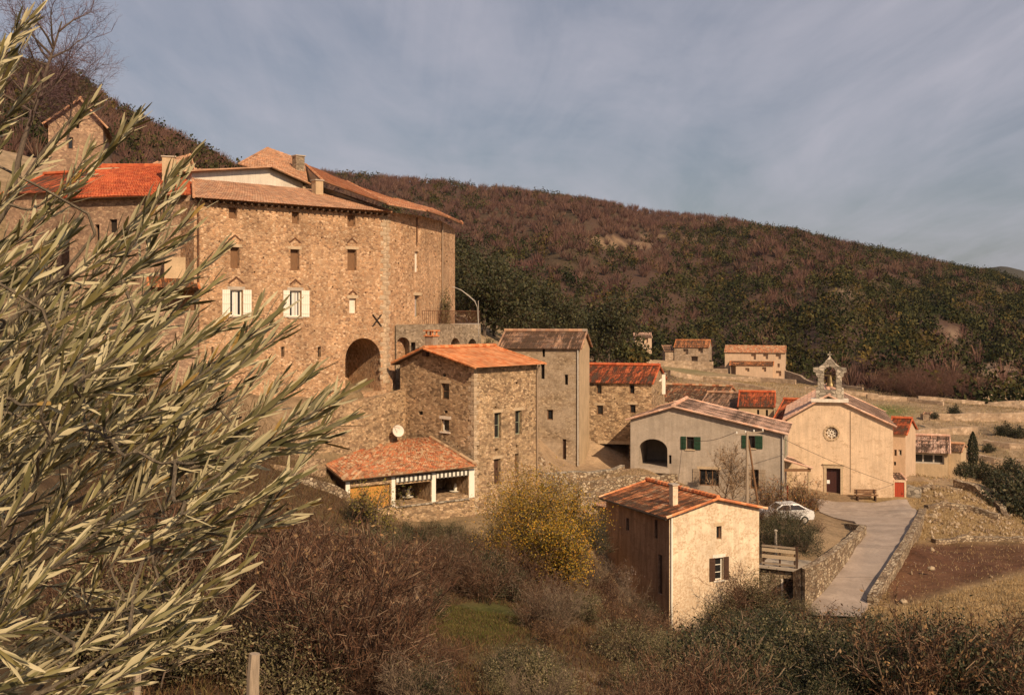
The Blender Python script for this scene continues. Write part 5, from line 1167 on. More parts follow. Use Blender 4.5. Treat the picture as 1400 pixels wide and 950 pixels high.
def hill_forest():
    rng = np.random.default_rng(3)
    def scatter(n, ylo, yhi, pxlo, pxhi):
        y = np.sqrt(rng.uniform(ylo ** 2, yhi ** 2, n)); px = rng.uniform(pxlo, pxhi, n); return (px - CX) / F * y, y
    x, y = scatter(21000, 215, 900, -420, 1620); xl, yl = scatter(5200, 115, 336, -700, 880)
    def prep(x, y, isL):
        z = H(x, y); px, py = col_of(x, y), row_of(x, y, z); hm, hl = ridge_h(x, y, MH, 5., 1.3), ridge_h(x, y, LH, 2.2)
        on = (hl > z - 1.2) if isL else ((hm > z - 1.5) & (y > 215) & (hl < z - .5))
        C = MH if not isL else LH
        Yr = np.interp(px, C[:, 0], C[:, 2]); on &= y < Yr * 1.03
        keep = np.ones(len(x), bool)
        if not isL:
            def clr(cx, cy, rx, ry, p): return (np.hypot((px - cx) / rx, (py - cy) / ry) < 1) & (rng.uniform(size=len(x)) < p)
            keep &= ~clr(868, 335, 78, 9, .8); keep &= ~clr(1155, 402, 24, 6, .9); keep &= ~clr(1305, 458, 20, 12, .8); keep &= ~clr(1335, 506, 80, 24, .4)
            for a in ((700, 380, 40, 4), (1000, 420, 50, 4), (1160, 420, 30, 3), (600, 330, 30, 4)): keep &= ~clr(*a, .5)
        return x[on & keep], y[on & keep], z[on & keep], px[on & keep], py[on & keep]
    out = []
    VE, CE, VB, CB = [], [], [], []
    for isL, (a, b) in ((False, (x, y)), (True, (xl, yl))):
        X, Y, Z, px, py = prep(a, b, isL); n = len(X)
        nz = vnoise(px, py * 2.2, 55, 4) * .6 + vnoise(px, py * 2, 17, 6) * .4
        if isL: pe = np.where(px > 520, .8, .45) + (nz - .5) * 1.2
        else: pe = np.clip((px - 480) / 2200 + (py - 300) / 330, 0, .62) + (nz - .5) * 1.7 + .14 + .3 * np.clip((px - 640) / 260, 0, 1) * np.clip((py - 370) / 40, 0, 1) - (np.hypot((px - 1290) / 130, (py - 525) / 28) < 1) * .6 - (np.hypot((px - 820) / 170, (py - 300) / 30) < 1) * .4
        ev = rng.uniform(size=n) < pe
        s = rng.uniform(.7, 1.35, n) * (.72 if isL else 1.0)
        # evergreens
        i = np.where(ev)[0]; m = 64; R = 2.7 * s[i]; hh = 4.4 * s[i]
        u = rdir(rng, len(i) * m).reshape(-1, m, 3); u[..., 2] = np.abs(u[..., 2]) * 1.15 - .12; rad = rng.uniform(.55, 1.0, (len(i), m, 1)) * (1 + .25 * np.sin(u[..., :1] * 5 + i[:, None, None]))
        c = u * rad * np.stack([R, R, hh], 1)[:, None] + np.stack([X[i], Y[i], Z[i] + .5], 1)[:, None]
        V = leaves(rng, c.reshape(-1, 3), np.repeat(.95 * s[i], m), .25, .6)
        base = np.array(OAK)[rng.integers(0, 4, len(i))] * rng.uniform(.75, 1.15, (len(i), 1)); base = base * np.where(rng.uniform(size=(len(i), 1)) < .25, np.array([[1.5, 1.15, .9]]), 1.)
        col = np.repeat(base, m, 0) * rng.uniform(.7, 1.3, (len(i) * m, 1)); VE.append(V); CE.append(np.repeat(col, 4, 0))
        # leafless trees: fans of thin twigs
        i = np.where(~ev)[0]; m = 46; R = 2.3 * s[i]; hh = 4.9 * s[i]
        u = rng.uniform(-1, 1, (len(i), m, 3)); tip = np.stack([u[..., 0] * R[:, None], u[..., 1] * R[:, None], hh[:, None] * (.45 + .55 * rng.uniform(size=(len(i), m)) * (1.25 - .6 * np.hypot(u[..., 0], u[..., 1])))], -1)
        o = np.stack([X[i], Y[i], Z[i]], 1)[:, None]
        foot = tip * np.array([.35, .35, .35]) * rng.uniform(.3, 1, (len(i), m, 1)); nodes = np.stack([(foot + o).reshape(-1, 3), (tip + o).reshape(-1, 3)], 1)
        V = blades(rng, nodes, .10 if not isL else .06, .05 if not isL else .03)
        base = np.array([(.155, .085, .062), (.135, .07, .055), (.18, .105, .07), (.115, .065, .05)])[rng.integers(0, 4, len(i))] * rng.uniform(.8, 1.15, (len(i), 1))
        VB.append(V); CB.append(np.repeat(np.repeat(base, m, 0) * rng.uniform(.75, 1.25, (len(i) * m, 1)), 4, 0))
    for nm, lb, V, C in (('evergreen_forest', 'dark evergreen wood covering the hillsides', VE, CE), ('leafless_forest', 'purple-brown leafless wood covering the upper hillsides', VB, CB)):
        V, C = np.concatenate(V), np.concatenate(C)
        tag(mesh_obj(nm, np_mesh(nm, V, qf(V), M['forest'], C)), lb, None, None, 'stuff')

def spur_oaks():
    rng = np.random.default_rng(11)
    pr = [tree_proto(100 + k, 7.5, 3.3, .25, OAK, 3600, .42, .22, 13, cl=.3) for k in range(4)]
    lab = 'dark evergreen oak on the spur behind the rounded manor'
    spots = [(640, 400, 150), (668, 420, 158), (640, 432, 140), (700, 432, 165), (735, 445, 168), (690, 452, 150), (760, 452, 172), (785, 468, 165), (725, 462, 152), (655, 462, 138), (805, 462, 178), (758, 478, 150), (648, 448, 118), (676, 456, 116), (702, 462, 120), (662, 470, 110), (690, 474, 112),
             (628, 372, 175), (655, 385, 190), (690, 405, 190), (725, 420, 195), (762, 436, 198)]
    for i, (px, py, Y) in enumerate(spots):
        s = rng.uniform(.75, 1.05); g_ = ground_at(px, Y)
        place('oak_tree', lab, 'tree', pr[i % 4], g_, s, rng.uniform(0, 6), 'evergreen oaks on the spur', TN)
    place('oak_tree', 'largest dark evergreen oak, its round crown standing out beside the white hut', 'tree', pr[1], ground_at(830, 170), 1.2, 1., None, TN)
    place('oak_tree', 'dark evergreen oak just uphill of the largest oak', 'tree', pr[2], ground_at(815, 176), 1.0, 2., None, TN)

def near_plants():
    rng = np.random.default_rng(21); R_ = rng.uniform
    red = [bare_shrub(200 + k, 2.3, 1.1, RED, 30) for k in range(4)]
    redl = [bare_shrub(220 + k, 2.1, 1.2, RED, 24, 1100, DRY, .085) for k in range(3)]
    grey = [bare_shrub(240 + k, 2.4, 1.2, GREYB, 26, 300, OLV, .08) for k in range(2)]
    olv = [leaf_bush(260 + k, 1.9, 1.4, OLV, 6500, .075) for k in range(3)]
    drk = [leaf_bush(280 + k, 2.0, 1.5, DARKG, 7000, .075) for k in range(3)]
    tops = np.array([(150, 690), (300, 700), (400, 712), (450, 716), (520, 708), (600, 712), (650, 722), (700, 716), (760, 722), (800, 752), (830, 765), (870, 800), (905, 848), (960, 866), (985, 842), (1010, 818), (1040, 822), (1100, 846), (1200, 838), (1300, 848), (1400, 838)], float)
    def fit(px, Y, h):
        g_ = ground_at(px, Y); top = np.interp(px, tops[:, 0], tops[:, 1])
        if 570 < px < 740 and Y < 43: top = max(top, 872)
        if 770 < px < 850 and Y < 52: top = max(top, np.interp(Y, [32, 38, 43, 52], [950, 905, 872, 842]))
        lim = (HY - top - R_(0, 16)) / F * Y - g_.z
        return g_, min(h, lim)
    n = 0; tries = 0
    kinds = ((red, 'leafless reddish-brown shrub in the thicket filling the ravine', 'leafless red-brown shrubs in the ravine', 2.3), (redl, 'shrub with dry brown leaves in the thicket filling the ravine', 'brown-leaved shrubs in the ravine', 2.1),
             (grey, 'greyish leafless shrub in the thicket filling the ravine', 'greyish shrubs in the ravine', 2.4), (olv, 'olive-green bush among the brown thicket of the ravine', 'olive-green bushes in the ravine', 1.9), (drk, 'dark green bush among the brown thicket of the ravine', 'dark green bushes in the ravine', 2.0))
    while n < 262 and tries < 3000:
        tries += 1
        Y = 21 + 47 * R_() ** .8; px = R_(120, 985)
        x, y = G(px, Y); gz = h1(x, y); py = row_of(x, y, gz)
        if np.hypot((px - 655) / 62, (py - 850) / 26) < 1: continue
        if np.hypot((px - 622) / 60, (py - 776) / 34) < 1 and R_() < .7: continue
        if np.hypot((px - 800) / 22, (py - 860) / 60) < 1 and R_() < .7: continue
        if 905 < px and py < 870: continue
        v = vnoise(np.array([x]), np.array([y]), 7, 3)[0]; q = R_()
        if px < 560: k = 0 if q < .44 else 1 if q < .66 else 2 if q < .80 else 3 if q < .93 else 4
        else: k = 0 if q < .34 else 1 if q < .60 else 2 if q < .76 else 3 if q < .92 else 4
        if v > .68 and px > 450: k = 3 if R_() < .6 else 4
        pr, lab, grp, ph = kinds[k]; g_, h = fit(px, Y, R_(1.1, 2.9) * (1.25 if k < 3 else .9) * (1. if px < 520 else .62))
        if h < .55: continue
        s = h / ph; place('shrub', lab, 'shrub', pr[rng.integers(len(pr))], g_, s * R_(.9, 1.2), R_(0, 6.3), grp, sz=s); n += 1
    # bushes along the bottom right corner
    lab = ('dense dark green bush in the belt below the lane', 'belt of dark bushes below the lane'); lab2 = ('grey-green bush in the belt below the lane', 'belt of grey-green bushes below the lane')
    for i in range(92):
        Y = 26 + 30 * R_(); px = R_(965, 1440)
        if Y > 44 and px > 1260: continue
        q = R_(); k = q < .62; pr = drk if k else olv if q < .82 else redl; g_, h = fit(px, Y, R_(1.4, 3.4))
        if h < .5: continue
        s = h / 2.0; l_ = lab if k else lab2 if q < .82 else ('brown-leaved bush in the belt below the lane', 'belt of brown bushes below the lane')
        place('bush', l_[0], 'bush', pr[rng.integers(3)], g_, s * R_(.9, 1.2), R_(0, 6.3), l_[1], sz=s)
    # plants one can point at
    yt = tree_proto(301, 6.0, 3.2, .08, YEL, 30000, .11, .13, 21, cl=.26)
    place('yellow_tree', 'bushy tree with golden yellow leaves below the stone tower house', 'tree', yt, ground_at(718, 61), .74, .4, None, TN)
    y2 = tree_proto(302, 4.0, 1.8, .1, YEL, 13000, .11, .1, 13, cl=.26)
    place('yellow_tree', 'smaller golden bush leaning out beside the big yellow tree, towards the cream house', 'tree', y2, ground_at(766, 59), 1.0, .4, None, TN)
    place('yellow_tree', 'yellowish green young tree in front of the ochre doors', 'tree', tree_proto(303, 3.6, 1.5, .1, [(.20, .16, .03), (.13, .12, .03), (.26, .18, .04)], 1700, .14, .08, 10, cl=.25), ground_at(512, 62), .95, 2., None, TN)
    for px, Y, h, lb in ((578, 44, 1.5, 'dark green bush right above the grass patch, at its upper edge'), (604, 57, 1.7, 'dark green bush by the broken stone edge in the ravine'), (655, 55, 2.2, 'dark green bush under the near side of the yellow tree'), (560, 61, 1.6, 'dark green bush under the window sills of the awning house'), (694, 54, 1.9, 'dark green bush in the shade below the yellow tree'), (640, 62, 1.8, 'grey-green bush between the awning house and the yellow tree'), (588, 66.5, 1.3, 'dark bush under the middle post of the awning house'), (618, 68.5, 1.2, 'dark bush under the second awning bay'), (488, 63, 1.5, 'dark bush below the white post at the ochre doors')):
        place('bush', lb, 'bush', drk[int(px) % 3] if px != 640 else olv[0], ground_at(px, Y), h / 2, px)
    place('bush', 'rounded dark green bush between the yellow tree and the cream house', 'bush', drk[0], P(812, 752, 72), .95, 1.)
    place('shrub', 'pale flowering shrub against the shaded wall of the cream house', 'shrub', bare_shrub(310, 2.4, 1.2, GREYB, 24, 700, [(.35, .28, .24), (.22, .15, .14)], .07), ground_at(846, 69), 1.0, 1.)
    place('bush', 'dark creeper clump at the foot of the shaded wall of the cream house', 'bush', drk[1], ground_at(872, 68.5), .6, 1.)
    for i, (px, Y, h, k, lb) in enumerate(((993, 66, 2.4, 3, 'dark bush climbing the base of the cream house below its shuttered window'), (1018, 66.5, 2.9, 0, 'red-brown leafless bush at the corner of the cream house nearest the store'), (1033, 67.5, 3.2, 3, 'tall green bush between the cream house and the black doorway'), (1012, 63, 1.8, 4, 'low dark bush in front of the cream house corner'),
                                          (1052, 66, 2.0, 3, 'scruffy olive bush in front of the stone store'), (1098, 64, 1.5, 3, 'grassy bush at the foot of the lane wall'))):
        pr = (red, redl, grey, olv, drk)[k]; place('bush', lb, 'bush', pr[i % len(pr)], ground_at(px, Y), h / 2.0, i * 1.3)
    for px, py, Y, s, k, lb in ((1052, 742, 75, 1.0, 4, 'dark shrub on the yard terrace, against the cream house'), (1080, 738, 76, 1.15, 4, 'dark shrub on the yard terrace behind the plank fence'), (1100, 748, 72, .95, 4, 'dark shrub hanging over the lane wall'),
                                (1062, 722, 80, .8, 3, 'olive shrub in the yard below the white car'), (1082, 716, 81.5, .75, 0, 'leafless shrub right in front of the white car'), (1050, 708, 82, .8, 1, 'brown shrub hiding the near end of the white car'), (1112, 728, 79, .6, 1, 'rusty brown shrub on top of the lane wall')):
        pr = (red, redl, grey, olv, drk)[k]; place('shrub', lb, 'shrub', pr[0], P(px, py + 8, Y), s, px)
    aut = [(.34, .13, .05), (.26, .15, .05), (.40, .20, .06), (.22, .17, .05)]
    for px, Y, s, lb in ((1085, 86.5, 1.35, 'russet autumn shrub under the porch'), (1108, 88, .85, 'low russet shrub beside the church wall'), (1052, 86, 1.1, 'russet shrub in front of the grey house corner')):
        place('shrub', lb, 'shrub', bare_shrub(320 + px, 2.2, 1.0, RED, 22, 900, aut, .11), ground_at(px, Y), s, px)
    for px, Y, s, lb in ((985, 86, 1.1, 'slender leafless tree in front of the grey arched house'), (1000, 85.5, .9, 'second leafless sapling, close to the utility pole')):
        place('sapling', lb, 'tree', tree_proto(330 + px, 4.6, 1.7, .2, DRY, 500, .10, .06, 11, cl=.25, twigcols=[(.30, .2, .12), (.36, .25, .15)]), ground_at(px, Y), s, px, None, TN)
    place('climbing_plant', 'green climber trailing down the rounded manor above the terrace', 'climbing plant', leaf_bush(340, 3.3, .55, OLV, 1500, .13, 34), P(610, 446, 87.6), .95, 0)
    place('shrub', 'small green shrub at the end of the arcaded terrace', 'shrub', leaf_bush(341, 1.2, .8, OLV, 900, .12, 20), P(668, 478, 88), .9, 0)
    # cypress and hedges on the valley floor
    rg = np.random.default_rng(50); n = 2600; h = rg.uniform(0, 1, n) ** .8; r = .62 * np.sin(np.pi * np.clip(h * .92 + .08, 0, 1)) ** .7 * rg.uniform(.5, 1.05, n); a = rg.uniform(0, 6.3, n)
    V = leaves(rg, np.stack([r * np.cos(a), r * np.sin(a), .25 + h * 4.6], 1), np.full(n, .22), 1.2, .5); cy = np_mesh('crown', V, qf(V), M['leaf'], jit(rg, V, DARKG, .3))
    mb = MB(); mb.tube([(0, 0, -.5), (0, 0, 2.5), (0, 0, 4.6)], [.12, .07, .02], 7); tm = bpy.data.meshes.new('trunk'); tm.from_pydata(mb.v, [], mb.f); tm.materials.append(M['bark'])
    place('cypress', 'slim dark cypress standing alone on the valley floor', 'tree', (tm, cy), P(1330, 647, 128), 1., 0, None, ('trunk', 'crown'))
    hb = [leaf_bush(350 + k, 2.2, 1.6, DARKG, 2600, .2) for k in range(2)]
    for px, py, Y, s, lb in ((1386, 722, 100, 2.0, 'big dark evergreen bush below the field wall, by the picture edge'), (1404, 700, 104, 2.0, 'dark evergreen bush above the big one at the picture edge'), (1362, 668, 108, .9, 'dark bush on the path edge beyond the field wall'), (1318, 652, 112, .75, 'low dark hedge bush under the tan outbuilding'), (1345, 655, 122, 1.0, 'bush beside the foot of the cypress'),
                             (1380, 655, 118, 1.1, 'dark bush in the hedge beyond the cypress'), (1352, 618, 140, .55, 'small round bush alone in the pale valley meadow'), (1305, 570, 180, .9, 'dark scrub bush on the upper valley terrace'), (1375, 598, 158, 1.0, 'low heath bush on the meadow bank'), (1395, 600, 156, .9, 'heath bush at the meadow bank by the picture edge'),
                             (1278, 573, 165, .5, 'small bush beside the stone ruin')):
        place('bush', lb, 'bush', hb[int(px) % 2], P(px, py, Y), s, px)
    rb = [bare_shrub(360 + k, 4.5, 2.6, [(.12, .062, .042), (.15, .08, .055), (.10, .055, .04)], 40, tilt=.8) for k in range(2)]
    for i in range(26):
        px, Y = R_(1215, 1345), R_(222, 262)
        place('shrub', 'reddish leafless shrub at the foot of the wood beyond the church', 'shrub', rb[i % 2], ground_at(px, Y), R_(.8, 1.3), i, 'reddish scrub at the foot of the wood')
    bt = tree_proto(370, 15, 3.4, .35, RED, bare=True, limbs=18, r0=.2, twigcols=[(.12, .075, .075), (.16, .10, .10), (.10, .06, .06)], bw=1.0)
    place('bare_tree', 'tall leafless tree on the skyline, behind the tips of the olive', 'tree', bt, P(18, 262, 60), .9, .8, None, TN)
    b2 = tree_proto(371, 9, 4.5, .15, RED, bare=True, limbs=16, r0=.14, twigcols=[(.14, .085, .08), (.17, .11, .10)], bw=1.0)
    place('bare_tree', 'smaller leafless tree on the skyline beside the taller one', 'tree', b2, P(92, 190, 66), .55, .2, None, TN)

def ground_cover():
    rng = np.random.default_rng(77)
    def field(n, pxr, Yr, hgt, cols, keep=None, name='dry_grass', label='', w=.018):
        px = rng.uniform(*pxr, n); Y = np.sqrt(rng.uniform(Yr[0] ** 2, Yr[1] ** 2, n)); x, y = (px - CX) / F * Y, Y; z = H(x, y); py = row_of(x, y, z)
        k = np.ones(n, bool) if keep is None else keep(px, py, x, y); x, y, z = x[k], y[k], z[k]; m = len(x)
        d = rng.normal(size=(m, 3)) * .45; d[:, 2] = 1; nodes = branches(rng, np.stack([x, y, z - .03], 1), d, hgt * rng.uniform(.4, 1.3, m), 2, .25)
        V = blades(rng, nodes, w, w * .25); C = jit(rng, V.reshape(m, 8, 3).reshape(-1, 3), cols, .3, 8)
        tag(mesh_obj(name, np_mesh(name, V, qf(V), M['grass'], C)), label, None, None, 'stuff')
    jr = lambda px: rng.normal(size=len(px)) * 3.5
    road = lambda px, py: (px + jr(px) > np.interp(py, [686, 715, 742, 775, 835], [1108, 1120, 1172, 1150, 1100])) & (px + jr(px) < np.interp(py, [686, 703, 742, 775, 835], [1245, 1262, 1238, 1222, 1188]))
    fieldz = lambda px, py: (px > 1215) & (py > 738) & (py < 812 - (px - 1300) * .25)
    # loose stones
    n = 2600; px = rng.uniform(1180, 1400, n); Y = np.sqrt(rng.uniform(60 ** 2, 102 ** 2, n)); x, y = (px - CX) / F * Y, Y; z = H(x, y); py = row_of(x, y, z)
    k = (py < 738) & (px > 1262) | (rng.uniform(size=n) < .008) & (px > 1225); x, y, z = x[k], y[k], z[k]
    x2 = rng.uniform(1.2, 12, 900); y2 = rng.uniform(76, 89, 900); x, y = np.concatenate([x, x2]), np.concatenate([y, y2]); z = np.concatenate([z, H(x2, y2)]); m = len(x)
    oc = np.array([(1, 0, 0), (0, 1, 0), (-1, 0, 0), (0, -1, 0), (0, 0, 1), (0, 0, -1)], float); fo = np.array([(0, 1, 4), (1, 2, 4), (2, 3, 4), (3, 0, 4), (1, 0, 5), (2, 1, 5), (3, 2, 5), (0, 3, 5)])
    sz = (rng.uniform(.05, .2, (m, 1, 1)) * rng.uniform(.6, 1.5, (m, 1, 3))); V = (oc[None] * sz * rng.uniform(.75, 1.25, (m, 6, 1)) + np.stack([x, y, z + .03], 1)[:, None]).reshape(-1, 3)
    cs = np.repeat(np.array([(.40, .29, .18), (.48, .37, .25), (.30, .21, .13), (.22, .15, .09)])[rng.integers(0, 4, m)], 6, 0)
    tag(mesh_obj('rubble', np_mesh('rubble', V, (np.arange(m)[:, None, None] * 6 + fo).reshape(-1, 3), M['grass'], cs)), 'loose stones strewn over the banks and the steps of the square', None, None, 'stuff')
    field(90000, (1090, 1420), (34, 104), .26, [(.42, .29, .14), (.34, .22, .10), (.27, .18, .08), (.46, .34, .19)], lambda px, py, x, y: ~road(px, py) & ~(fieldz(px, py) & (rng.uniform(size=len(px)) < .93)) & ~((y > 62) & (px < 1180)), 'dry_grass', 'tan dry grass on the banks and field beside the lane')
    field(16000, (735, 960), (74, 90), .22, [(.40, .28, .15), (.30, .21, .11), (.24, .19, .08)], lambda px, py, x, y: vnoise(x, y, 3, 12) > .5, 'yard_grass', 'thin dry grass between the stone steps of the square')
    field(90000, (100, 1000), (18, 70), .32, [(.105, .056, .03), (.14, .08, .04), (.08, .045, .026), (.13, .095, .038)], lambda px, py, x, y: np.hypot((px - 655) / 62, (py - 850) / 26) > 1, 'undergrowth', 'brown dead undergrowth carpeting the ravine', .016)
    field(26000, (585, 730), (34, 48), .16, [(.095, .095, .022), (.075, .075, .02), (.15, .12, .04), (.13, .08, .036), (.11, .07, .035)], lambda px, py, x, y: np.hypot((px - 655) / 72, (py - 850) / 30) < 1 + rng.normal(size=len(px)) * .12, 'grass_patch', 'bright green grass patch in a gap of the thicket', .014)
    field(42000, (860, 1420), (108, 260), .30, [(.40, .29, .16), (.34, .24, .12), (.25, .20, .09), (.36, .23, .13)], None, 'valley_grass', 'pale dry grass of the valley terraces', .05)

# ------------------------------------------------------------------ the olive in front
def olive():
    rng = np.random.default_rng(5); R_ = rng.uniform
    root = thing('olive_tree', 'silvery olive tree whose leafy branches reach in from the edge, closest to the camera', 'tree', (-1.75, 1.55, -1.9))
    def pv(px, py, Y): return np.array(P(px, py, Y))
    limbs = [[(-560, 1500, 1.5), (-420, 1150, 1.5), (-240, 900, 1.6), (-60, 720, 1.75), (70, 590, 1.8), (165, 480, 1.8), (230, 410, 1.8)],
             [(-240, 900, 1.6), (-90, 872, 1.7), (40, 850, 1.75), (150, 832, 1.7), (235, 840, 1.6)],
             [(-420, 1150, 1.5), (-300, 700, 1.7), (-140, 480, 1.9), (-20, 330, 2.0), (50, 220, 2.0), (100, 160, 2.0)],
             [(-240, 900, 1.6), (-60, 790, 1.75), (80, 700, 1.9), (220, 620, 1.95), (330, 570, 1.9)],
             [(-420, 1150, 1.5), (-200, 1040, 1.3), (-30, 985, 1.25), (90, 930, 1.25), (160, 885, 1.25)],
             [(-300, 700, 1.7), (-150, 600, 1.6), (-20, 470, 1.55), (70, 390, 1.55), (130, 320, 1.55)],
             [(-60, 720, 1.75), (90, 690, 1.95), (220, 650, 2.05), (320, 640, 2.1)]]
    lw = [(.075, .010), (.0065, .0018), (.009, .002), (.0055, .0016), (.0075, .0018), (.0075, .0018), (.005, .0015)]
    nodes = []; tm = MB()
    for L, (r0, r1) in zip(limbs, lw):
        q = np.array([pv(*a) for a in L]); 
        f = [q[0]]
        for i in range(len(q) - 1):
            a0, a1, b0, b1 = q[max(i - 1, 0)], q[i], q[i + 1], q[min(i + 2, len(q) - 1)]
            for t in (.25, .5, .75, 1.): f.append(.5 * (2 * a1 + (b0 - a0) * t + (2 * a0 - 5 * a1 + 4 * b0 - b1) * t * t + (3 * a1 - a0 - 3 * b0 + b1) * t ** 3))
        f = np.array(f); nodes.append(f); m = MB()
        m.tube(f, list(np.linspace(r0, r1, len(f)) if L is not limbs[0] else np.concatenate([np.linspace(.085, .02, 8), np.linspace(.011, .002, len(f) - 8)])), 8)
        m.build('trunk' if L is limbs[0] else 'limb', M['bark_olive'], root, smooth=True)
    tm.tube([Vector((-1.75, 1.5, -2.4)), Vector((-1.74, 1.5, -1.7)), Vector(nodes[0][0]), Vector(nodes[0][3])], [.16, .12, .095, .08], 10); tm.build('trunk_base', M['bark_olive'], root, smooth=True)
    allnodes = np.concatenate(nodes)
    outl = [(-40, -20), (48, 8), (58, 70), (52, 110), (128, 128), (188, 158), (175, 215), (262, 215), (268, 300), (306, 338), (292, 385), (380, 425), (392, 452), (350, 480), (425, 515), (484, 528), (482, 575), (440, 612), (418, 650), (424, 690), (405, 715), (340, 690), (348, 765), (300, 795), (335, 830), (292, 884), (240, 905), (180, 960), (-60, 960), (-60, 0)]
    def inside(x, y):
        c = False; j = len(outl) - 1
        for i in range(len(outl)):
            xi, yi = outl[i]; xj, yj = outl[j]
            if (yi > y) != (yj > y) and x < (xj - xi) * (y - yi) / (yj - yi) + xi: c = not c
            j = i
        return c
    tw = []      # (tip px, py, Y, angle, length in px, leaf size)
    for a in ((45, 22, 1.5, 52, 150), (20, 60, 1.6, 60, 150), (52, 112, 1.6, 48, 170), (126, 140, 1.6, 46, 190), (186, 162, 1.55, 50, 210), (184, 168, 1.6, 44, 190), (258, 219, 1.55, 48, 230), (240, 232, 1.5, 52, 200), (266, 292, 1.5, 46, 230), (262, 318, 1.55, 38, 200),
              (304, 342, 1.4, 42, 240), (268, 372, 1.45, 33, 220), (288, 392, 1.5, 36, 220), (376, 430, 1.3, 41, 290), (388, 455, 1.3, 37, 250), (345, 472, 1.35, 36, 240), (300, 440, 1.45, 40, 200), (425, 512, 1.25, 40, 230), (395, 528, 1.3, 46, 190), (478, 535, 1.2, 30, 270), (476, 572, 1.2, 24, 230), (440, 560, 1.22, 34, 220), (452, 598, 1.25, 18, 190),
              (412, 650, 1.4, 30, 200), (420, 690, 1.5, 24, 210), (375, 660, 1.4, 38, 190), (400, 712, 1.6, 14, 180), (345, 762, 1.3, 42, 210), (318, 742, 1.3, 48, 170), (300, 792, 1.25, 30, 170), (286, 878, 1.35, -28, 130), (288, 860, 1.3, 22, 150), (235, 885, 1.25, 26, 170), (250, 760, 1.3, 45, 200), (205, 722, 1.4, 22, 190), (200, 905, 1.2, 30, 190), (330, 825, 1.3, 40, 130)):
        tw.append(a)
    k = 0
    while k < 165:
        x, y = R_(-30, 470), R_(20, 960)
        if not inside(x + 8, y): continue
        if 215 < x < 345 and 395 < y < 470 and R_() < .5: continue
        if 120 < x < 262 and 262 < y < 345 and R_() < .35: continue
        if y < 290 and R_() < .5: continue
        if 50 < x < 260 and 100 < y < 260 and R_() < .45: continue
        if x > 60 and y > 740 and R_() < .45: continue
        if y > 640 and x > 230 and R_() < .55: continue
        base = np.interp(y, [0, 300, 600, 800, 960], [60, 52, 45, 40, 26]); ang = base + rng.normal() * 11
        if y > 700 and R_() < .2: ang -= 35
        tw.append((x, y, R_(1.2, 2.1), ang, R_(110, 220))); k += 1
    stems, LV, LF = [], [], []
    nl = 0
    for (tx, ty, Y, ang, ln) in tw:
        Yr = Y; L3 = ln / F * Yr; n = 9; t = np.linspace(0, 1, n); a = math.radians(ang); curv = R_(-.35, .15); dep = R_(-.22, .22)
        # heading bends gently from base to tip
        ah = a + curv * (1 - t); step = L3 / (n - 1); dx, dz = np.cos(ah) * step, np.sin(ah) * step
        rx, rz = np.concatenate([[0], np.cumsum(dx[1:])]), np.concatenate([[0], np.cumsum(dz[1:])])
        tip = pv(tx, ty, Yr); pts = np.stack([tip[0] + rx - rx[-1], tip[1] + dep * L3 * (t - 1), tip[2] + rz - rz[-1]], 1)
        # stalk from the nearest limb
        d = np.linalg.norm(allnodes - pts[0] - np.array([-.03, 0, -.03]), axis=1); j = d.argmin(); p0 = allnodes[j]
        tan = unit(pts[1] - pts[0]); m = 6; u = np.linspace(0, 1, m)[:-1, None]; hl = max(np.linalg.norm(p0 - pts[0]), .01)
        c1 = p0 + tan * hl * .25; c2 = pts[0] - tan * hl * .45
        st = (1 - u) ** 3 * p0 + 3 * u * (1 - u) ** 2 * c1 + 3 * u * u * (1 - u) * c2 + u ** 3 * pts[0]
        full = np.concatenate([st, pts]); rad = np.linspace(.0019, .0007, len(full)) * (1 + .3 * R_()); stems.append((full, rad)); allnodes = np.concatenate([allnodes, pts[:6]])
        # leaves in opposite pairs
        arc = np.concatenate([[0], np.cumsum(np.linalg.norm(np.diff(full, axis=0), axis=1))]); end = arc[-1]; s = max(end - L3 * 1.05, .0); roll = R_(0, 6.3)
        while s < end:
            c = np.array([np.interp(s, arc, full[:, i]) for i in range(3)]); e = np.array([np.interp(min(s + .012, end), arc, full[:, i]) for i in range(3)]); tdir = unit(e - c) if s < end - .01 else unit(full[-1] - full[-2])
            fr = (s - (end - L3)) / L3; roll += 1.57 + rng.normal() * .25; o = unit(np.cross(tdir, np.array([0, 1., 0.3])) ); q = np.cross(tdir, o)
            for sg in (0, math.pi):
                if R_() < .08: continue
                rr = roll + sg; side = o * math.cos(rr) + q * math.sin(rr); op = math.radians(R_(10, 42) * (1.15 - .5 * max(fr, 0)))
                ld = unit(tdir * math.cos(op) + side * math.sin(op)); ll = R_(.031, .051) * (1.0 - .30 * max(0, fr - .6)) ; ww = ll * R_(.048, .07)
                nrm = unit(np.cross(ld, np.cross(side, ld)) + rng.normal(size=3) * .35); sd = unit(np.cross(ld, nrm)); nrm = np.cross(sd, ld); bend = R_(-.10, .22)
                prof = ((0.02, .12), (.22, .72), (.48, 1.), (.75, .72), (.93, .25))
                vs = []
                for pu, pw in prof:
                    m0 = c + ld * ll * pu - nrm * bend * ll * pu * pu
                    vs += [m0 - sd * ww * pw + nrm * ww * .22 * pw, m0, m0 + sd * ww * pw + nrm * ww * .22 * pw]
                b_ = nl * 15; LV.append(vs); nl += 1
            s += R_(.0075, .0115)
        LV.append([]) if False else None
    V = np.array([v for v in LV if len(v)]).reshape(-1, 3); idx = np.arange(nl)[:, None, None] * 15
    quad = np.array([[i * 3 + k, i * 3 + k + 1, (i + 1) * 3 + k + 1, (i + 1) * 3 + k] for i in range(4) for k in (0, 1)])
    Fq = (idx + quad[None]).reshape(-1, 4)
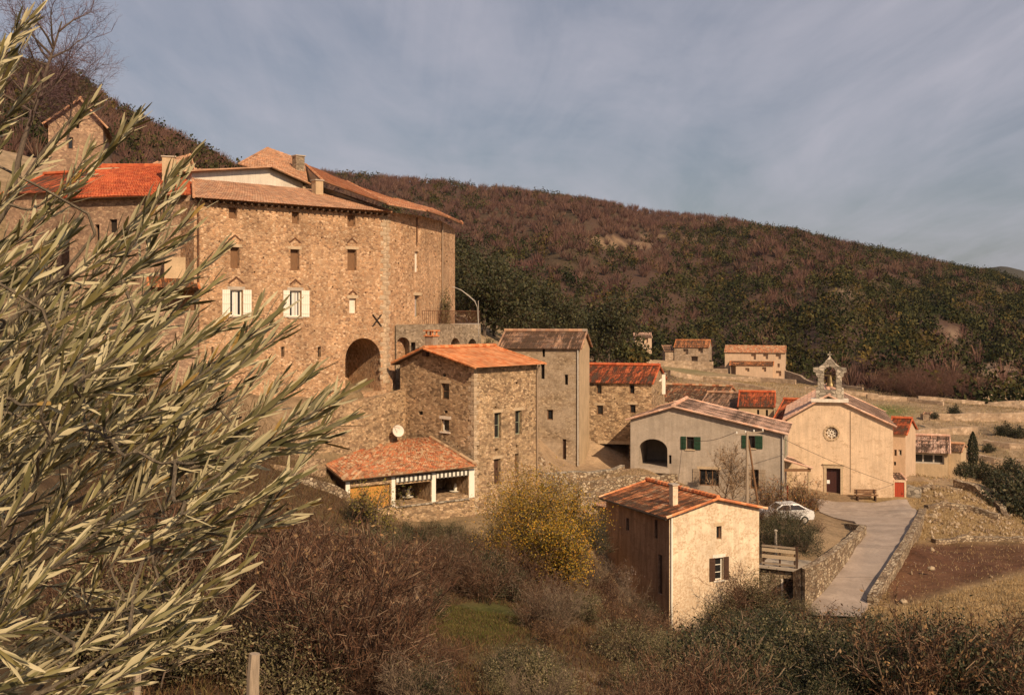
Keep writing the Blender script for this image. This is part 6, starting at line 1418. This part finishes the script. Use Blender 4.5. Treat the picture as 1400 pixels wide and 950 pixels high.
    base = np.array([(.165, .15, .062), (.25, .22, .10), (.09, .085, .035), (.38, .335, .18), (.19, .155, .055)])[rng.integers(0, 5, nl)] * rng.uniform(.75, 1.3, (nl, 1))
    dead = rng.uniform(size=nl) < .03; base[dead] = (.38, .24, .07)
    me = np_mesh('foliage', V - np.array(ORG[root]), Fq, M['olive_leaf'], np.repeat(base, 15, 0), smooth=True)
    me.name = 'foliage'; mesh_obj('foliage', me, root)
    mb = MB()
    for f, r in stems: mb.tube(f, list(r), 5, cap=False)
    mb.build('twigs', M['bark_olive'], root, smooth=True)

# ------------------------------------------------------------------ small things
def build_car():
    root = thing('parked_car', 'white hatchback car parked in the yard behind the cream house', 'car', P(1074, 716, 83.5)); o = Vector((G(1074, 83.5)[0], 83.5, h1(G(1074, 83.5)[0], 83.5)))
    o.z = max(o.z, P(0, 714, 83.5).z); a = .12; ca, sa = math.cos(a), math.sin(a)
    def T(x, y, z): return o + Vector((x * ca - y * sa, x * sa + y * ca, z))
    prof = [(-1.95, .35), (-2.0, .75), (-1.85, .98), (-1.1, 1.05), (-.55, 1.48), (.75, 1.52), (1.55, 1.05), (1.92, .95), (1.98, .6), (1.9, .32)]
    mb = MB(); W = .8
    ins = [(.06 if z > 1.1 else 0) * 2.4 for _, z in prof]
    for i in range(len(prof)):
        j = (i + 1) % len(prof); (x0, z0), (x1, z1) = prof[i], prof[j]
        mb.face([T(x0, -W + ins[i], z0), T(x1, -W + ins[j], z1), T(x1, W - ins[j], z1), T(x0, W - ins[i], z0)])
    for s in (-1, 1): mb.face([T(x, s * (W - ii), z) for (x, z), ii in zip(prof, ins)])
    mb.build('body', M['car_paint'], root)
    for s in (-1, 1):
        for q in (((-1.0, 1.07), (-.5, 1.42), (.05, 1.45), (.05, 1.07)), ((.12, 1.07), (.12, 1.45), (.7, 1.46), (1.35, 1.08))):
            mb = MB(); mb.face([T(x, s * (W + .012 - (z - 1.05) * .34), z) for x, z in q]); mb.build('side_window', M['glass'], root)
        for x in (-1.25, 1.2):
            w = MB(); c = T(x, s * (W - .08), .3)
            w.tube([c - Vector((-sa * .1, ca * .1, 0)), c + Vector((-sa * .1, ca * .1, 0))], .3, 18); wo = w.build('wheel', M['tyre'], root)
            w = MB(); w.tube([c - Vector((-sa * .11, ca * .11, 0)), c + Vector((-sa * .11, ca * .11, 0))], .18, 12); w.build('rim', M['metal_pale'], wo)
        mb = MB(); mb.hexa([T(-2.0 + dx, s * .6 + dy, .72 + dz) for dz in (0, .14) for dx, dy in ((0, -.14), (.06, -.14), (.06, .14), (0, .14))]); mb.build('headlight', M['glass'], root)
    mb = MB(); mb.face([T(-1.06, -.62, 1.08), T(-1.06, .62, 1.08), T(-.6, .58, 1.45), T(-.6, -.58, 1.45)]); mb.build('windscreen', M['glass'], root)

def build_poles():
    x, y = G(1021.5, 84.5); root = thing('utility_pole', 'braced wooden utility pole with a crossarm, in front of the green shutters', 'utility pole', (x, y, h1(x, y))); zt = P(0, 590, 84.5).z
    mb = MB(); mb.tube([(x, y, h1(x, y) - .5), (x, y, zt)], [.13, .10], 8); mb.build('pole', M['wood_grey'], root)
    mb = MB(); mb.tube([(x + .1, y, zt - .6), (*G(1040, 84.9), h1(*G(1040, 84.9)) - .3)], [.07, .10], 7); mb.build('brace', M['wood_brown'], root)
    a, b = P(1006, 594, 84.5), P(1044, 590, 84.5); mb = MB(); mb.tube([a, b], .05, 6); mb.build('crossarm', M['wood_grey'], root)
    for t in (.03, .35, .65, .97):
        mb = MB(); mb.lathe(a.lerp(b, t) + Vector((0, 0, .05)), [(.03, 0), (.07, .03), (.05, .1), (.07, .14), (0, .2)], 8); mb.build('insulator', M['canvas'], root)
    def wire(nm, lb, p, q, sag):
        m = MB(); pts = [p.lerp(q, i / 14) - Vector((0, 0, sag * math.sin(math.pi * i / 14))) for i in range(15)]; m.tube(pts, .018, 5); tag(m.build(nm, M['metal_dark'], None, p), lb, 'cable')
    wire('overhead_cable', 'thin cable slung from the utility pole across the church front to its corner', b + Vector((0, 0, .2)), P(1222, 662, 97.2), .25)
    wire('overhead_cable', 'thin cable from the utility pole to the wall of the grey arched house', a + Vector((0, 0, .2)), P(935, 600, 90.6), .4)
    for px, py0, py1, Y, r, nm, lb in ((346, 893, 975, 13, .075, 'fence_post', 'weathered split fence post standing in the scrub, nearest the bottom edge'), (187, 915, 975, 14, .05, 'fence_post', 'thin weathered post almost hidden below the olive twigs')):
        p = P(px, py0, Y); m = MB(); zb = h1(p.x, p.y) - .4
        m.tube([(p.x - .02, p.y, min(zb, p.z - 1.2)), (p.x, p.y, p.z - .3), (p.x + .02, p.y, p.z)], [r * 1.1, r, r * .85], 7); tag(m.build(nm, M['wood_grey'], None, (p.x, p.y, p.z - 1.2)), lb, 'post')

def boulder(lb, px, py, Y, r, seed, z=None):
    rng = random.Random(seed); mb = MB(); c = P(px, py, Y)
    n, m = 9, 6; V = []
    for i in range(m + 1):
        th = math.pi * i / m
        V.append([c + Vector((math.sin(th) * math.cos(2 * math.pi * j / n) * r * k, math.sin(th) * math.sin(2 * math.pi * j / n) * r * k, math.cos(th) * r * .7 * k)) for j in range(n) for k in [rng.uniform(.75, 1.15)]])
    for i in range(m):
        for j in range(n): mb.face([V[i][j], V[i][(j + 1) % n], V[i + 1][(j + 1) % n], V[i + 1][j]])
    tag(mb.build('boulder', M['stone_boulder'], None, c), lb, 'boulder')

def build_haze():
    mb = MB(); mb.box((-3600, -60, -75), (3600, 4100, 420)); m = bpy.data.materials.new('haze'); m.use_nodes = True; t = m.node_tree; t.nodes.clear()
    o = t.nodes.new('ShaderNodeOutputMaterial'); v = t.nodes.new('ShaderNodeVolumePrincipled'); v.inputs['Color'].default_value = (.62, .74, .92, 1); v.inputs['Density'].default_value = HAZE; v.inputs['Anisotropy'].default_value = .0
    t.links.new(v.outputs[0], o.inputs['Volume']); tag(mb.build('haze', m), 'thin blue haze over the valley', kind='stuff')
HAZE = .00003
# ------------------------------------------------------------------ light, sky, camera
def setup():
    S_AZ, S_EL = math.radians(29), math.radians(35)
    d = Vector((math.sin(S_AZ) * math.cos(S_EL), -math.cos(S_AZ) * math.cos(S_EL), math.sin(S_EL)))
    L = bpy.data.lights.new('sun', 'SUN'); L.energy = SUN_E; L.color = SUN_C; L.angle = math.radians(.55)
    o = link(bpy.data.objects.new('sun', L)); o.rotation_euler = d.to_track_quat('Z', 'Y').to_euler(); o.location = (20, -30, 40)
    w = bpy.data.worlds.new('World'); SC.world = w; w.use_nodes = True; t = w.node_tree; n = t.nodes; n.clear(); lk = t.links.new
    out = n.new('ShaderNodeOutputWorld'); bg = n.new('ShaderNodeBackground'); bg.inputs[1].default_value = SKY_S; lk(bg.outputs[0], out.inputs[0])
    sk = n.new('ShaderNodeTexSky'); sk.sky_type = 'NISHITA'; sk.sun_disc = False; sk.sun_elevation = S_EL; sk.sun_rotation = math.atan2(d.x, d.y); sk.air_density = 1.0; sk.dust_density = 2.2; sk.ozone_density = .8; sk.altitude = 300
    tc = n.new('ShaderNodeTexCoord'); sep = n.new('ShaderNodeSeparateXYZ'); lk(tc.outputs['Generated'], sep.inputs[0])
    mx = n.new('ShaderNodeMath'); mx.operation = 'MAXIMUM'; lk(sep.outputs[2], mx.inputs[0]); mx.inputs[1].default_value = .0
    ad = n.new('ShaderNodeMath'); ad.operation = 'ADD'; lk(mx.outputs[0], ad.inputs[0]); ad.inputs[1].default_value = .12
    dv = n.new('ShaderNodeVectorMath'); dv.operation = 'DIVIDE'; lk(tc.outputs['Generated'], dv.inputs[0])
    cb = n.new('ShaderNodeCombineXYZ'); [lk(ad.outputs[0], cb.inputs[i]) for i in range(2)]; cb.inputs[2].default_value = 1.; lk(cb.outputs[0], dv.inputs[1])
    def noise(scale, loc, sc, det, rough, dist=0.):
        mp = n.new('ShaderNodeMapping'); lk(dv.outputs[0], mp.inputs[0]); mp.inputs['Scale'].default_value = scale; mp.inputs['Location'].default_value = loc; mp.inputs['Rotation'].default_value = (0, 0, .5)
        no = n.new('ShaderNodeTexNoise'); lk(mp.outputs[0], no.inputs['Vector']); no.inputs['Scale'].default_value = sc; no.inputs['Detail'].default_value = det; no.inputs['Roughness'].default_value = rough; no.inputs['Distortion'].default_value = dist; return no.outputs['Fac']
    a = noise((1., .35, 0), (3.1, 1.7, 0), .8, 7, .62, .6); b = noise((1.6, .35, 0), (7, 4, 0), 1.9, 8, .6, .9)
    m1 = n.new('ShaderNodeMath'); m1.operation = 'MULTIPLY_ADD'; lk(b, m1.inputs[0]); m1.inputs[1].default_value = .45; lk(a, m1.inputs[2])
    mr = n.new('ShaderNodeMapRange'); lk(m1.outputs[0], mr.inputs[0]); mr.inputs[1].default_value = .56; mr.inputs[2].default_value = .98; mr.inputs[3].default_value = .24; mr.inputs[4].default_value = .84
    mix = n.new('ShaderNodeMix'); mix.data_type = 'RGBA'; lk(mr.outputs[0], mix.inputs[0]); lk(sk.outputs[0], mix.inputs[6]); mix.inputs[7].default_value = (*CLOUD, 1)
    lk(mix.outputs[2], bg.inputs[0])
    cam = bpy.data.cameras.new('camera'); co = link(bpy.data.objects.new('camera', cam)); co.location = (0, 0, 0); co.rotation_euler = (math.radians(90), 0, 0)
    cam.sensor_width = 36; cam.lens = 36 * F / 1400; cam.shift_y = -45 / 1400; cam.clip_start = .05; cam.clip_end = 9000; SC.camera = co
    v = SC.view_settings; v.view_transform = 'Standard'; v.look = 'None'; v.gamma = 1; v.exposure = EXPO; v.use_curve_mapping = False
    SC.cycles.max_bounces = 5; SC.cycles.diffuse_bounces = 2; SC.cycles.glossy_bounces = 2; SC.cycles.transmission_bounces = 3; SC.cycles.caustics_reflective = False; SC.cycles.caustics_refractive = False
    SC.cycles.use_denoising = DENOISE
    build_haze()
SUN_E, SUN_C, SKY_S, EXPO, DENOISE = 5.0, (1.0, .76, .52), .055, .02, True
CLOUD = (9.6, 9.2, 10.4)

build_ground(); build_road()
build_manor(); build_terrace(); build_upper_village(); build_lower_houses(); build_church(); build_far_houses(); build_cafe(); build_cream_house(); build_yard()
build_car(); build_poles()
for i, a in enumerate((('pale boulder on the sunlit clearing of the far hillside', 897, 341, 640, 2.6), ('pale rock lying by itself amid the dark wood of the far slope', 1160, 400, 560, 1.6), ('small pale boulder on the grass beside the lane parapet', 1276, 706, 90.5, .4), ('white stone lying in the tan grass below the lane', 1235, 822, 62, .22), ('pale stone on the edge of the ploughed field', 1273, 777, 72, .25))):
    boulder(*a, i)
hill_forest(); spur_oaks(); near_plants(); ground_cover(); olive()
setup()
